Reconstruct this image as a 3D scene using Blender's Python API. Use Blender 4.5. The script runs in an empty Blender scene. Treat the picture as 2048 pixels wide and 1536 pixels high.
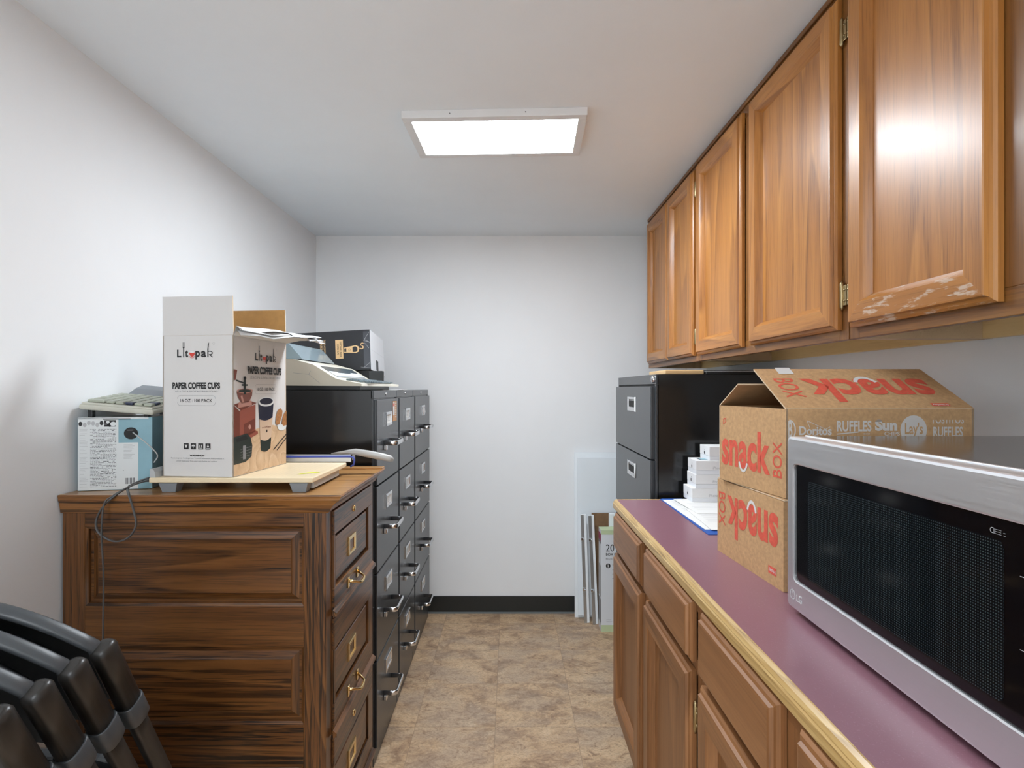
import bpy, bmesh, math, random
from mathutils import Vector, Matrix
random.seed(7)
SC = bpy.context.scene
COL = SC.collection
F, CX, CY, H = 1103.0, 1020.0, 777.0, 1.30     # focal length in px, principal point, eye height
V = Vector
def at(x, y, Y):                                # photo pixel at depth Y -> world point
    return V(((x-CX)/F*Y, Y, H-(y-CY)/F*Y))

# ------------------------------------------------------------------ materials
def newmat(name):
    m = bpy.data.materials.new(name); m.use_nodes = True
    nt = m.node_tree; nt.nodes.clear()
    out = nt.nodes.new('ShaderNodeOutputMaterial'); b = nt.nodes.new('ShaderNodeBsdfPrincipled')
    nt.links.new(b.outputs[0], out.inputs[0])
    return m, nt, b
def N(nt, kind, **kw):
    n = nt.nodes.new(kind)
    for k, v in kw.items():
        if k.startswith('i_'):
            key = k[2:]
            key = int(key) if key.isdigit() else key.replace('_', ' ')
            n.inputs[key].default_value = v
        else: setattr(n, k, v)
    return n
def c4(c): return (c[0], c[1], c[2], 1)
def mixc(nt, fac, a, b, blend='MIX'):
    n = nt.nodes.new('ShaderNodeMix'); n.data_type = 'RGBA'; n.blend_type = blend
    for idx, v in ((0, fac), (6, a), (7, b)):
        if isinstance(v, bpy.types.NodeSocket): nt.links.new(v, n.inputs[idx])
        elif isinstance(v, (int, float)): n.inputs[idx].default_value = v
        else: n.inputs[idx].default_value = c4(v)
    return n.outputs[2]
def ramp(nt, src, stops):
    r = nt.nodes.new('ShaderNodeValToRGB'); el = r.color_ramp.elements
    while len(el) < len(stops): el.new(0.5)
    for e, (p, c) in zip(el, stops):
        e.position = p; e.color = c4(c) if not isinstance(c, (int, float)) else (c, c, c, 1)
    nt.links.new(src, r.inputs[0]); return r.outputs[0]
def setp(b, rough, metal=0, spec=.5, coat=0, coatr=.1):
    b.inputs['Roughness'].default_value = rough; b.inputs['Metallic'].default_value = metal
    b.inputs['Specular IOR Level'].default_value = spec
    b.inputs['Coat Weight'].default_value = coat; b.inputs['Coat Roughness'].default_value = coatr
def coords(nt, scale, rnd=False):
    tc = nt.nodes.new('ShaderNodeTexCoord'); src = tc.outputs['Object']
    if rnd:
        oi = nt.nodes.new('ShaderNodeObjectInfo')
        m = N(nt, 'ShaderNodeVectorMath', operation='SCALE'); m.inputs[0].default_value = (7.3, 3.9, 5.7)
        nt.links.new(oi.outputs['Random'], m.inputs['Scale'])
        a = N(nt, 'ShaderNodeVectorMath', operation='ADD')
        nt.links.new(src, a.inputs[0]); nt.links.new(m.outputs[0], a.inputs[1]); src = a.outputs[0]
    mp = nt.nodes.new('ShaderNodeMapping'); mp.inputs['Scale'].default_value = scale
    nt.links.new(src, mp.inputs[0]); return mp.outputs[0]
def noise(nt, vec, scale, detail=2, rough=.5, dist=0):
    n = N(nt, 'ShaderNodeTexNoise'); n.inputs['Scale'].default_value = scale
    n.inputs['Detail'].default_value = detail; n.inputs['Roughness'].default_value = rough
    n.inputs['Distortion'].default_value = dist
    nt.links.new(vec, n.inputs['Vector']); return n.outputs[0]
def bump(nt, b, h, strength, dist=.001):
    n = N(nt, 'ShaderNodeBump'); n.inputs['Strength'].default_value = strength
    n.inputs['Distance'].default_value = dist
    nt.links.new(h, n.inputs['Height']); nt.links.new(n.outputs[0], b.inputs['Normal'])
def flat(name, c, rough=.5, metal=0, spec=.5, coat=0, var=0, vs=40, bmp=0, bs=300):
    m, nt, b = newmat(name); setp(b, rough, metal, spec, coat)
    b.inputs['Base Color'].default_value = c4(c)
    if var or bmp:
        v = coords(nt, (1, 1, 1))
        if var:
            n = noise(nt, v, vs, 4, .6)
            nt.links.new(mixc(nt, ramp(nt, n, [(.3, 0), (.7, 1)]), [x*(1-var) for x in c], [min(1, x*(1+var)) for x in c]), b.inputs['Base Color'])
        if bmp: bump(nt, b, noise(nt, v, bs, 3), bmp)
    return m
def wood(name, light, mid, dark, axis, rings=9, s=4.5, along=.13, pore=.55, rough=.3, coat=.3, spec=.5, wear=False, coatr=.14, line=0, bs=.25, lf=115):
    m, nt, b = newmat(name); setp(b, rough, 0, spec, coat, coatr)
    def sc(ac, al): return tuple(al if i == 'xyz'.index(axis) else ac for i in range(3))
    v1 = coords(nt, sc(1, along), True)
    n1 = noise(nt, v1, s, 1.5, .4, .15)
    mu = N(nt, 'ShaderNodeMath', operation='MULTIPLY'); mu.inputs[1].default_value = rings*2.2
    nt.links.new(n1, mu.inputs[0])
    fr = N(nt, 'ShaderNodeMath', operation='FRACT'); nt.links.new(mu.outputs[0], fr.inputs[0])
    base = ramp(nt, fr.outputs[0], [(0, light), (.55, mid), (.9, [a*.55+d*.45 for a, d in zip(mid, dark)]), (1, light)])
    n3 = noise(nt, coords(nt, sc(55, 1.6), True), 1, 3, .6)
    base = mixc(nt, ramp(nt, n3, [(.35, 0), (.7, 1)]), base, mid)
    n2 = noise(nt, coords(nt, sc(330, 9), True), 1, 2, .6)
    pm = ramp(nt, n2, [(.54, 0), (.66, 1)])
    # pores cluster in the early-wood part of each ring
    cl = ramp(nt, fr.outputs[0], [(0, .25), (.55, .45), (.85, 1), (1, .3)])
    mm = N(nt, 'ShaderNodeMath', operation='MULTIPLY'); nt.links.new(pm, mm.inputs[0]); nt.links.new(cl, mm.inputs[1])
    m2 = N(nt, 'ShaderNodeMath', operation='MULTIPLY'); nt.links.new(mm.outputs[0], m2.inputs[0]); m2.inputs[1].default_value = pore
    col = mixc(nt, m2.outputs[0], base, dark)
    hgt = mm.outputs[0]
    if line:   # long open-pore lines, denser in bands
        n4 = noise(nt, coords(nt, sc(lf, 3.0*lf/115), True), 1, 3, .65, .3)
        n5 = noise(nt, coords(nt, sc(9, .9), True), 1, 2, .5)
        l1 = ramp(nt, n4, [(.505, 0), (.56, 1)]); l2 = ramp(nt, n5, [(.36, .25), (.62, 1)])
        a1 = N(nt, 'ShaderNodeMath', operation='MULTIPLY'); nt.links.new(l1, a1.inputs[0]); nt.links.new(l2, a1.inputs[1])
        a2 = N(nt, 'ShaderNodeMath', operation='MULTIPLY'); nt.links.new(a1.outputs[0], a2.inputs[0]); a2.inputs[1].default_value = line
        col = mixc(nt, a2.outputs[0], col, dark)
        hgt = a1.outputs[0]
    if wear:   # rubbed, bleached varnish along the door's lower rail
        tc = N(nt, 'ShaderNodeTexCoord'); sx = N(nt, 'ShaderNodeSeparateXYZ'); nt.links.new(tc.outputs['Object'], sx.inputs[0])
        wn = noise(nt, coords(nt, (3, 14, 60)), 1.6, 4, .6)
        wr = ramp(nt, wn, [(.56, 0), (.64, .75)])
        col = mixc(nt, wr, col, (.62, .5, .4))
    nt.links.new(col, b.inputs['Base Color'])
    bump(nt, b, hgt, -bs, .0006)
    return m

M = {}
LO = ((.54, .238, .056), (.42, .168, .036), (.16, .055, .012))      # honey oak
for ax in 'xyz':
    M['oak_'+ax] = wood('honey_oak_'+ax, *LO, ax, rings=5, s=5, along=.08, pore=.7, rough=.36, coat=.14, coatr=.22, line=.26, bs=.6, lf=230)
    M['frame_'+ax] = wood('oak_face_frame_'+ax, *[[q*.55 for q in c_] for c_ in LO], ax, rings=5, s=5, along=.08, rough=.4, coat=.1, line=.5)  # browner frame wood, darkened further with the shade between doors
M['oak_wear'] = wood('honey_oak_worn', *LO, 'y', rings=6, s=4, rough=.3, coat=.3, wear=True)
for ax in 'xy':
    M['top_'+ax] = wood('worn_glare_oak_top_'+ax, (.52, .29, .11), (.42, .215, .075), (.12, .05, .015), ax, rings=6, s=4, along=.08, rough=.3, coat=.2, line=.4)  # worn top wood, its colour also lightened to carry glare
    M['mould_'+ax] = wood('oak_moulding_'+ax, (.34, .15, .042), (.24, .095, .024), (.02, .008, .003), ax, rings=9, s=4, along=.08, rough=.34, coat=.2, line=.8)  # dark oak lightened, partly standing in for light falloff down the side
BO = ((.36, .165, .065), (.27, .117, .042), (.10, .038, .013))
for ax in 'xyz':
    M['base_'+ax] = wood('brown_oak_'+ax, *BO, ax, rings=4, s=3.5, rough=.42, coat=.08, line=.3)
DO = ((.215, .088, .023), (.135, .050, .012), (.011, .005, .002))
for ax in 'xyz':
    M['dark_'+ax] = wood('dark_oak_'+ax, *DO, ax, rings=11, s=4.6, along=.075, pore=1.2, rough=.34, coat=.22, line=.95, bs=.35)
M['pine'] = wood('pine', (.92, .72, .38), (.86, .64, .30), (.45, .25, .09), 'y', rings=4, s=3, pore=.25, rough=.45, coat=0)
M['ply'] = wood('birch_ply', (.66, .50, .32), (.60, .44, .27), (.25, .15, .08), 'y', rings=4, s=3, pore=.2, rough=.5, coat=0)
M['edge'] = wood('edge_band_oak', (.66, .47, .21), (.52, .33, .12), (.2, .11, .035), 'y', rings=7, s=14, along=.05, pore=.8, rough=.38, coat=.2)
M['wall'] = flat('wall_paint', (.885, .897, .91), .65, spec=.3, var=.012, vs=3, bmp=.12, bs=160)
M['ceil'] = flat('ceiling_paint', (.90, .945, .985), .85, spec=.2, var=.012, vs=4, bmp=.1, bs=120)
M['baseb'] = flat('black_vinyl_base', (.012, .014, .013), .45)
M['basestrip'] = flat('grey_base_strip', (.16, .18, .19), .4)
M['white'] = flat('white_paper', (.80, .80, .80), .6)
M['poster'] = flat('poster_sheet', (.83, .88, .92), .35, var=.02, vs=3, bmp=.5, bs=7)
M['whiteb'] = flat('white_board', (.88, .92, .95), .4, var=.03, vs=5)
M['bwhite'] = flat('cool_white_card', (.78, .80, .83), .4)
M['cup'] = flat('white_printed_card', (.66, .64, .625), .38, spec=.5)
M['black'] = flat('black_ink', (.012, .012, .013), .5)
M['grey'] = flat('grey_ink', (.22, .22, .23), .5)
M['lgrey'] = flat('light_grey_ink', (.45, .45, .46), .5)
M['cream'] = flat('cream_ink', (.60, .52, .42), .5)
M['red'] = flat('red_ink', (.62, .05, .03), .5)
M['snackred'] = flat('orange_red_ink', (.74, .12, .075), .55, var=.12, vs=90)
M['snackwhite'] = flat('white_ink', (.75, .74, .72), .55)
M['snackgrey'] = flat('pale_grey_ink', (.66, .63, .60), .6)
M['kraft'] = flat('kraft_inside', (.50, .27, .085), .7, var=.08, vs=60)
M['card'] = flat('corrugated_card', (.56, .345, .175), .75, spec=.25, var=.13, vs=130, bmp=.15, bs=90)
M['cardedge'] = flat('card_edge', (.72, .56, .38), .8)
M['cardin'] = flat('card_inside', (.40, .22, .10), .8, var=.1, vs=40)
M['metalblk'] = flat('black_enamel', (.010, .0105, .011), .16, spec=.5, var=.1, vs=6)
M['metalfront'] = flat('charcoal_enamel', (.038, .042, .047), .27, spec=.5, var=.06, vs=10)
M['metalgap'] = flat('dark_gap', (.004, .004, .004), .6)
M['chrome'] = flat('chrome', (.72, .73, .75), .16, metal=1)
M['alu'] = flat('aluminium', (.52, .54, .56), .34, metal=1)
M['brass'] = flat('brass', (.80, .60, .30), .22, metal=1)
M['brassold'] = flat('aged_brass', (.42, .33, .18), .35, metal=1)
M['plastic'] = flat('black_plastic', (.018, .019, .020), .36, spec=.5, bmp=.1, bs=700)
M['plasticg'] = flat('charcoal_plastic', (.055, .06, .065), .38, bmp=.1, bs=700)
M['tube'] = flat('brown_black_tube', (.021, .019, .017), .34, var=.15, vs=30)
M['beige'] = flat('beige_plastic', (.63, .58, .47), .42)
M['ivory'] = flat('ivory_plastic', (.76, .73, .63), .42)
M['calc'] = flat('putty_plastic', (.56, .55, .47), .4)
M['key'] = flat('grey_green_key', (.40, .42, .34), .4)
M['keyd'] = flat('slate_key', (.12, .16, .18), .4)
M['keyb'] = flat('navy_key', (.03, .04, .08), .4)
M['lcd'] = flat('smoked_panel', (.10, .13, .15), .2)
M['trim'] = flat('trimmer_board', (.80, .66, .44), .38, var=.03, vs=20)
M['greyp'] = flat('grey_plastic', (.22, .24, .26), .45)
M['lgreyp'] = flat('light_grey_plastic', (.46, .47, .47), .42)
M['handle'] = flat('silver_handle', (.44, .44, .43), .35, metal=.2)
M['blue'] = flat('blue_plastic', (.05, .08, .38), .35)
M['yellow'] = flat('yellow_sticker', (.75, .80, .02), .5)
M['cblue'] = flat('pale_blue_card', (.24, .42, .49), .4, var=.12, vs=6)
M['cwhite'] = flat('label_white', (.70, .72, .72), .5)
M['cord'] = flat('grey_cord', (.10, .10, .10), .45)
M['bluefolder'] = flat('blue_folder', (.02, .10, .42), .5)
M['paper'] = flat('paper', (.82, .82, .80), .6, var=.03, vs=12)
M['paperc'] = flat('cream_paper', (.78, .74, .62), .6)
M['green'] = flat('pale_green_card', (.58, .68, .42), .5)
M['magenta'] = flat('magenta_card', (.35, .02, .10), .5)
M['hard'] = flat('brown_hardboard', (.22, .125, .06), .7, var=.12, vs=60)
M['cartonblk'] = flat('black_carton', (.016, .017, .020), .35, var=.1, vs=20)
M['gold'] = flat('tan_ink', (.66, .44, .22), .5)
M['tape'] = flat('glossy_tape', (.05, .055, .065), .08, spec=.8)
M['steeldark'] = flat('dark_case', (.035, .028, .026), .13, spec=.6, var=.2, vs=60)
M['copper'] = flat('print_copper', (.20, .07, .05), .4)
M['copperl'] = flat('print_copper_light', (.50, .25, .20), .4)
M['mahog'] = flat('print_mahogany', (.17, .04, .022), .4)
M['mahogl'] = flat('print_mahogany_light', (.30, .08, .05), .4)
M['navy'] = flat('print_navy', (.015, .016, .035), .4)
M['pgreen'] = flat('print_black_green', (.016, .024, .018), .4)
M['ptan'] = flat('print_tan', (.62, .45, .32), .4)
M['pastry'] = flat('print_pastry', (.36, .16, .06), .5, var=.35, vs=120)
M['ptable'] = wood('print_table', (.68, .50, .33), (.60, .41, .25), (.35, .2, .1), 'x', rings=5, s=9, pore=.3, rough=.4, coat=0)
M['sticker'] = flat('orange_sticker', (.55, .28, .12), .5)
M['clear'] = None
m, nt, b = newmat('smoke_clear_plastic'); setp(b, .08); b.inputs['Base Color'].default_value = (.35, .45, .50, 1)
b.inputs['Alpha'].default_value = .55; M['clear'] = m

# brushed stainless
m, nt, b = newmat('brushed_stainless'); setp(b, .27, 1)
v = coords(nt, (1, 3, 420)); n1 = noise(nt, v, 1, 3, .6)
v2 = coords(nt, (1, 5, 14)); n2 = noise(nt, v2, 1, 3)
nt.links.new(mixc(nt, n2, (.74, .75, .77), (.84, .85, .87)), b.inputs['Base Color'])
r = N(nt, 'ShaderNodeMapRange'); r.inputs[3].default_value = .38; r.inputs[4].default_value = .58
nt.links.new(n1, r.inputs[0]); nt.links.new(r.outputs[0], b.inputs['Roughness'])
bump(nt, b, n1, .06, .0003); M['steel'] = m; b.inputs['Specular Tint'].default_value = (1, 1, 1, 1)
# microwave window: black glass with the perforated screen showing faintly through it
m, nt, b = newmat('microwave_glass'); setp(b, .10, 0, .35)
v = coords(nt, (1, 1, 1)); vo = N(nt, 'ShaderNodeTexVoronoi'); vo.inputs['Scale'].default_value = 330; vo.inputs['Randomness'].default_value = 0
nt.links.new(v, vo.inputs['Vector'])
dots = ramp(nt, vo.outputs['Distance'], [(.18, 1), (.30, 0)])
nt.links.new(mixc(nt, dots, (.004, .006, .008), (.055, .065, .07)), b.inputs['Base Color']); M['mesh'] = m
M['glass'] = flat('black_glass', (.003, .003, .004), .09, spec=.4)
# counter laminate
m, nt, b = newmat('mauve_laminate'); setp(b, .30, 0, .5)
v = coords(nt, (1, 1, 1)); n1 = noise(nt, v, 9, 4, .6); n2 = noise(nt, v, 420, 2)
c = mixc(nt, n1, (.25, .118, .150), (.285, .142, .175))
nt.links.new(mixc(nt, ramp(nt, n2, [(.62, 0), (.7, .25)]), c, (.45, .28, .33)), b.inputs['Base Color'])
bump(nt, b, noise(nt, v, 260, 3), .12, .0004); M['laminate'] = m
# floor: 12-inch mottled vinyl tiles
m, nt, b = newmat('mottled_vinyl_tile'); setp(b, .42, 0, .4)
tc = N(nt, 'ShaderNodeTexCoord')
mp = N(nt, 'ShaderNodeMapping'); mp.inputs['Location'].default_value = (.057/.31, -2.742/.3115+20, 0); mp.inputs['Scale'].default_value = (1/.308, 1/.3115, 1)
nt.links.new(tc.outputs['Object'], mp.inputs[0])
fl = N(nt, 'ShaderNodeVectorMath', operation='FLOOR'); nt.links.new(mp.outputs[0], fl.inputs[0])
frx = N(nt, 'ShaderNodeVectorMath', operation='FRACTION'); nt.links.new(mp.outputs[0], frx.inputs[0])
wn = N(nt, 'ShaderNodeTexWhiteNoise', noise_dimensions='3D'); nt.links.new(fl.outputs[0], wn.inputs['Vector'])
sv = N(nt, 'ShaderNodeVectorMath', operation='MULTIPLY_ADD'); nt.links.new(wn.outputs['Color'], sv.inputs[0])
sv.inputs[1].default_value = (5, 5, 5); nt.links.new(tc.outputs['Object'], sv.inputs[2])
mp2 = N(nt, 'ShaderNodeMapping'); mp2.inputs['Scale'].default_value = (.75, 1.15, 1); nt.links.new(sv.outputs[0], mp2.inputs[0])
A = noise(nt, mp2.outputs[0], 9, 6, .68, .6); B2 = noise(nt, mp2.outputs[0], 26, 10, .80, 1.6); C3 = noise(nt, mp2.outputs[0], 5, 3, .5, .3); D4 = noise(nt, mp2.outputs[0], 150, 3, .6)
c = ramp(nt, A, [(.28, (.25, .15, .09)), (.42, (.42, .275, .17)), (.52, (.60, .405, .24)), (.66, (.70, .505, .32))])
c = mixc(nt, ramp(nt, C3, [(.46, 0), (.62, .6)]), c, (.46, .35, .26))
c = mixc(nt, ramp(nt, B2, [(.36, .85), (.47, 0)]), c, (.22, .12, .07))
c = mixc(nt, ramp(nt, B2, [(.53, 0), (.66, .65)]), c, (.74, .58, .40))
c = mixc(nt, ramp(nt, D4, [(.35, .35), (.55, 0)]), c, (.2, .13, .085))
sx = N(nt, 'ShaderNodeSeparateXYZ'); nt.links.new(frx.outputs[0], sx.inputs[0])
def edge(sock):
    a = N(nt, 'ShaderNodeMath', operation='SUBTRACT'); a.inputs[1].default_value = .5; nt.links.new(sock, a.inputs[0])
    a2 = N(nt, 'ShaderNodeMath', operation='ABSOLUTE'); nt.links.new(a.outputs[0], a2.inputs[0]); return a2.outputs[0]
mx = N(nt, 'ShaderNodeMath', operation='MAXIMUM'); nt.links.new(edge(sx.outputs[0]), mx.inputs[0]); nt.links.new(edge(sx.outputs[1]), mx.inputs[1])
seam = ramp(nt, mx.outputs[0], [(.4955, 0), (.498, .55)])
nt.links.new(mixc(nt, seam, c, (.16, .10, .065)), b.inputs['Base Color'])
bump(nt, b, B2, .12, .0008); M['floor'] = m
# lamp diffuser, and the emitter of the added fill panel
def emit(name, col, s):
    m, nt, b = newmat(name); setp(b, .4); b.inputs['Base Color'].default_value = c4(col)
    b.inputs['Emission Color'].default_value = c4(col); b.inputs['Emission Strength'].default_value = s; return m
M['led'] = emit('led_diffuser', (.93, 1.0, 1.07), 30)
M['led_fill'] = emit('led_fill_dim', (.93, 1.0, 1.07), 6.5)  # dim emitter of the unseen panel added for fill
M['fix'] = flat('fixture_frame_white', (.80, .80, .80), .5)

# ------------------------------------------------------------------ mesh collector
class MB:
    def __init__(s): s.v = []; s.f = []; s.m = []; s.mats = []; s.sm = []
    def mi(s, m):
        m = M[m] if isinstance(m, str) else m
        if m not in s.mats: s.mats.append(m)
        return s.mats.index(m)
    def face(s, pts, m, smooth=False):
        i = len(s.v); s.v += [V(p) for p in pts]; s.f.append(tuple(range(i, i+len(pts)))); s.m.append(s.mi(m)); s.sm.append(smooth)
    def grid(s, rows, m, closed=False, smooth=True, flip=False):
        base = len(s.v); n = len(rows[0]); k = s.mi(m)
        for r in rows: s.v += [V(p) for p in r]
        for i in range(len(rows)-1):
            for j in range(n if closed else n-1):
                a = base+i*n+j; b_ = base+i*n+(j+1) % n
                q = (a, b_, b_+n, a+n)
                s.f.append(q[::-1] if flip else q); s.m.append(k); s.sm.append(smooth)
    def bm(s, bm, m, mat=None, smooth=False, mf=None):
        base = len(s.v); bm.verts.ensure_lookup_table()
        for v in bm.verts: s.v.append((mat @ v.co) if mat else v.co.copy())
        for f in bm.faces:
            s.f.append(tuple(base+v.index for v in f.verts)); s.m.append(s.mi(mf(f) if mf else m)); s.sm.append(smooth)
        bm.free()
    def box(s, lo, hi, m, bev=0, seg=2, mat=None, mf=None):
        b = bmesh.new(); bmesh.ops.create_cube(b, size=1)
        lo = V(lo); hi = V(hi); c = (lo+hi)/2; d = hi-lo
        for v in b.verts: v.co = V((v.co.x*d.x+c.x, v.co.y*d.y+c.y, v.co.z*d.z+c.z))
        if bev:
            bmesh.ops.bevel(b, geom=b.edges[:]+b.verts[:], offset=bev, segments=seg, affect='EDGES', profile=.5)
        b.normal_update(); b.verts.index_update()
        s.bm(b, m, mat, smooth=False, mf=mf)
    def prism(s, poly, ext, m, endm=None):      # poly: list of 3D pts, ext vector
        n = len(poly); ext = V(ext); q = [V(p)+ext for p in poly]
        s.face(poly[::-1], endm or m); s.face(q, endm or m)
        for i in range(n):
            j = (i+1) % n; s.face([poly[i], poly[j], q[j], q[i]], m)
    def sweep(s, path, prof, m, ref=(1, 0, 0), caps=True, scales=None, smooth=True):
        path = [V(p) for p in path]; ref = V(ref); rows = []
        for i, p in enumerate(path):
            t = (path[min(i+1, len(path)-1)]-path[max(i-1, 0)]).normalized()
            a = (ref-t*ref.dot(t))
            if a.length < 1e-5: a = t.orthogonal()
            a.normalize(); b_ = t.cross(a)
            k = scales[i] if scales else 1
            rows.append([p+a*(x*k)+b_*(y*k) for x, y in prof])
        s.grid(rows, m, closed=True, smooth=smooth)
        if caps: s.face(rows[0][::-1], m); s.face(rows[-1], m)
    def tube(s, path, r, m, n=10, ref=(1, 0, 0), **k):
        s.sweep(path, [(r*math.cos(2*math.pi*i/n), r*math.sin(2*math.pi*i/n)) for i in range(n)], m, ref, **k)
    def lathe(s, c, axis, prof, m, n=20):       # prof: (radius, height)
        axis = V(axis).normalized(); a = axis.orthogonal().normalized(); b_ = axis.cross(a); c = V(c)
        s.grid([[c+axis*h+(a*math.cos(2*math.pi*i/n)+b_*math.sin(2*math.pi*i/n))*r for i in range(n)] for r, h in prof], m, closed=True)
    def build(s, name, parent=None, world=True):
        me = bpy.data.meshes.new(name); vs = s.v
        if parent is not None and world:
            iv = WM[parent.name].inverted(); vs = [iv @ v for v in vs]
        me.from_pydata([tuple(v) for v in vs], [], s.f); 
        for m in s.mats: me.materials.append(m)
        me.polygons.foreach_set('material_index', s.m); me.polygons.foreach_set('use_smooth', s.sm)
        b = bmesh.new(); b.from_mesh(me); bmesh.ops.remove_doubles(b, verts=b.verts, dist=1e-6)
        b.to_mesh(me); b.free(); me.update()
        o = bpy.data.objects.new(name, me); COL.objects.link(o)
        if parent is not None: o.parent = parent
        WM[o.name] = WM[parent.name].copy() if parent is not None else Matrix()
        return o
WM = {}
def tag(o, label=None, cat=None, group=None, kind=None):
    if label: o['label'] = label
    if cat: o['category'] = cat
    if group: o['group'] = group
    if kind: o['kind'] = kind
    return o
def thing(name, label, cat, loc, rz=0, group=None):
    o = bpy.data.objects.new(name, None); COL.objects.link(o); o.empty_display_size = .05
    o.location = loc; o.rotation_euler = (0, 0, rz)
    WM[o.name] = Matrix.Translation(V(loc)) @ Matrix.Rotation(rz, 4, 'Z')
    return tag(o, label, cat, group)
def oval(a, b, n=14, p=2.0):
    out = []
    for i in range(n):
        t = 2*math.pi*i/n; c, s_ = math.cos(t), math.sin(t)
        out.append((a*abs(c)**(2/p)*(1 if c >= 0 else -1), b*abs(s_)**(2/p)*(1 if s_ >= 0 else -1)))
    return out

# nested rectangles -> panels with mitred corners. rings: (inset, out); each side may have its own material
def rings(mb, o, u, v, n, w, h, rs, mh, mv, mc, rail_from=0, mbot=None):
    o, u, v, n = V(o), V(u), V(v), V(n)
    def rect(i, d): return [o+u*i+v*i+n*d, o+u*(w-i)+v*i+n*d, o+u*(w-i)+v*(h-i)+n*d, o+u*i+v*(h-i)+n*d]
    for (i0, d0), (i1, d1) in zip(rs[:-1], rs[1:]):
        A_, B_ = rect(i0, d0), rect(i1, d1)
        for k in range(4):
            l = (k+1) % 4
            m = mh if k in (0, 2) else mv
            if mbot and k == 0: m = mbot
            mb.face([A_[k], A_[l], B_[l], B_[k]], m)
    mb.face(rect(*rs[-1]), mc)

# ------------------------------------------------------------------ printing on flat faces
class Face:
    """a = metres right, b = metres down, seen from outside"""
    def __init__(s, mb, o, u, v, lift=.0005):
        s.mb, s.o, s.u, s.v = mb, V(o), V(u).normalized(), V(v).normalized()
        s.n = s.v.cross(s.u).normalized(); s.l = lift
    def P(s, a, b): return s.o+s.u*a+s.v*b+s.n*s.l
    def up(s): s.l += .00012; return s
    def poly(s, pts, m): s.mb.face([s.P(a, b) for a, b in pts], m)
    def rect(s, a0, b0, a1, b1, m): s.poly([(a0, b1), (a1, b1), (a1, b0), (a0, b0)], m)
    def ell(s, a, b, ra, rb, m, n=24, t0=0, t1=360):
        s.poly([(a+ra*math.cos(math.radians(t0+(t1-t0)*i/n)), b-rb*math.sin(math.radians(t0+(t1-t0)*i/n))) for i in range(n+(0 if t1-t0 == 360 else 1))], m)
    def arc(s, a, b, ra, rb, wd, t0, t1, m, n=20):
        p = [math.radians(t0+(t1-t0)*i/n) for i in range(n+1)]
        for q, r in zip(p[:-1], p[1:]):
            s.poly([(a+(ra-wd)*math.cos(q), b-(rb-wd)*math.sin(q)), (a+ra*math.cos(q), b-rb*math.sin(q)), (a+ra*math.cos(r), b-rb*math.sin(r)), (a+(ra-wd)*math.cos(r), b-(rb-wd)*math.sin(r))], m)
    def line(s, p, q, wd, m):
        d = V((q[0]-p[0], q[1]-p[1])); L = d.length; k = V((-d.y, d.x))/L*wd/2
        s.poly([(p[0]-k.x, p[1]-k.y), (q[0]-k.x, q[1]-k.y), (q[0]+k.x, q[1]+k.y), (p[0]+k.x, p[1]+k.y)], m)
    def text(s, t, a0, b0, a1, b1, m, bold=0, rot=0, clip=None):
        vs, fs = glyphs(t, bold)
        xs = [p[0] for p in vs]; ys = [p[1] for p in vs]
        x0, x1, y0, y1 = min(xs), max(xs), min(ys), max(ys)
        base = len(s.mb.v)
        for x, y in vs:
            p, q = (x-x0)/(x1-x0), (y1-y)/(y1-y0)          # 0..1 right / down
            if rot == 180: p, q = 1-p, 1-q
            elif rot == 90: p, q = q, 1-p                  # reads upwards
            elif rot == -90: p, q = 1-q, p                 # reads downwards
            if clip: q = min(max(q, clip[0]), clip[1])
            s.mb.v.append(s.P(a0+(a1-a0)*p, b0+(b1-b0)*q))
        k = s.mb.mi(m)
        for f in fs: s.mb.f.append(tuple(base+i for i in f)); s.mb.m.append(k); s.mb.sm.append(False)
GL = {}
def glyphs(t, bold):
    if (t, bold) in GL: return GL[(t, bold)]
    cu = bpy.data.curves.new('lettering', 'FONT'); cu.body = t; cu.size = 1; cu.offset = bold; cu.resolution_u = 4
    o = bpy.data.objects.new('lettering', cu); COL.objects.link(o)
    dg = bpy.context.evaluated_depsgraph_get()
    me = bpy.data.meshes.new_from_object(o.evaluated_get(dg))
    r = ([(v.co.x, v.co.y) for v in me.vertices], [tuple(p.vertices) for p in me.polygons])
    bpy.data.objects.remove(o); bpy.data.curves.remove(cu); bpy.data.meshes.remove(me)
    GL[(t, bold)] = r; return r

# ------------------------------------------------------------------ room
XL, XR, YF, YN, ZC = -1.1236, 1.02, 3.194, -1.7, 2.183
def struct(name, lo, hi, m):
    mb = MB(); mb.box(lo, hi, m); return tag(mb.build(name), kind='structure')
struct('floor', (XL-.1, YN-.1, -.1), (XR+.1, YF+.1, 0), 'floor')
struct('ceiling', (XL-.1, YN-.1, ZC), (XR+.1, YF+.1, ZC+.1), 'ceil')
struct('wall_left', (XL-.1, YN-.1, 0), (XL, YF+.1, ZC), 'wall')
struct('wall_right', (XR, YN-.1, 0), (XR+.1, YF+.1, ZC), 'wall')
struct('wall_back', (XL, YF, 0), (XR, YF+.1, ZC), 'wall')
mb = MB()      # unseen wall behind the camera; doorway opening added to let in fill light
mb.box((XL, YN-.1, 0), (-1.0, YN, ZC), 'wall'); mb.box((-.05, YN-.1, 0), (XR, YN, ZC), 'wall'); mb.box((-1.0, YN-.1, 2.05), (-.05, YN, ZC), 'wall')
tag(mb.build('wall_front'), kind='structure')
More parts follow.
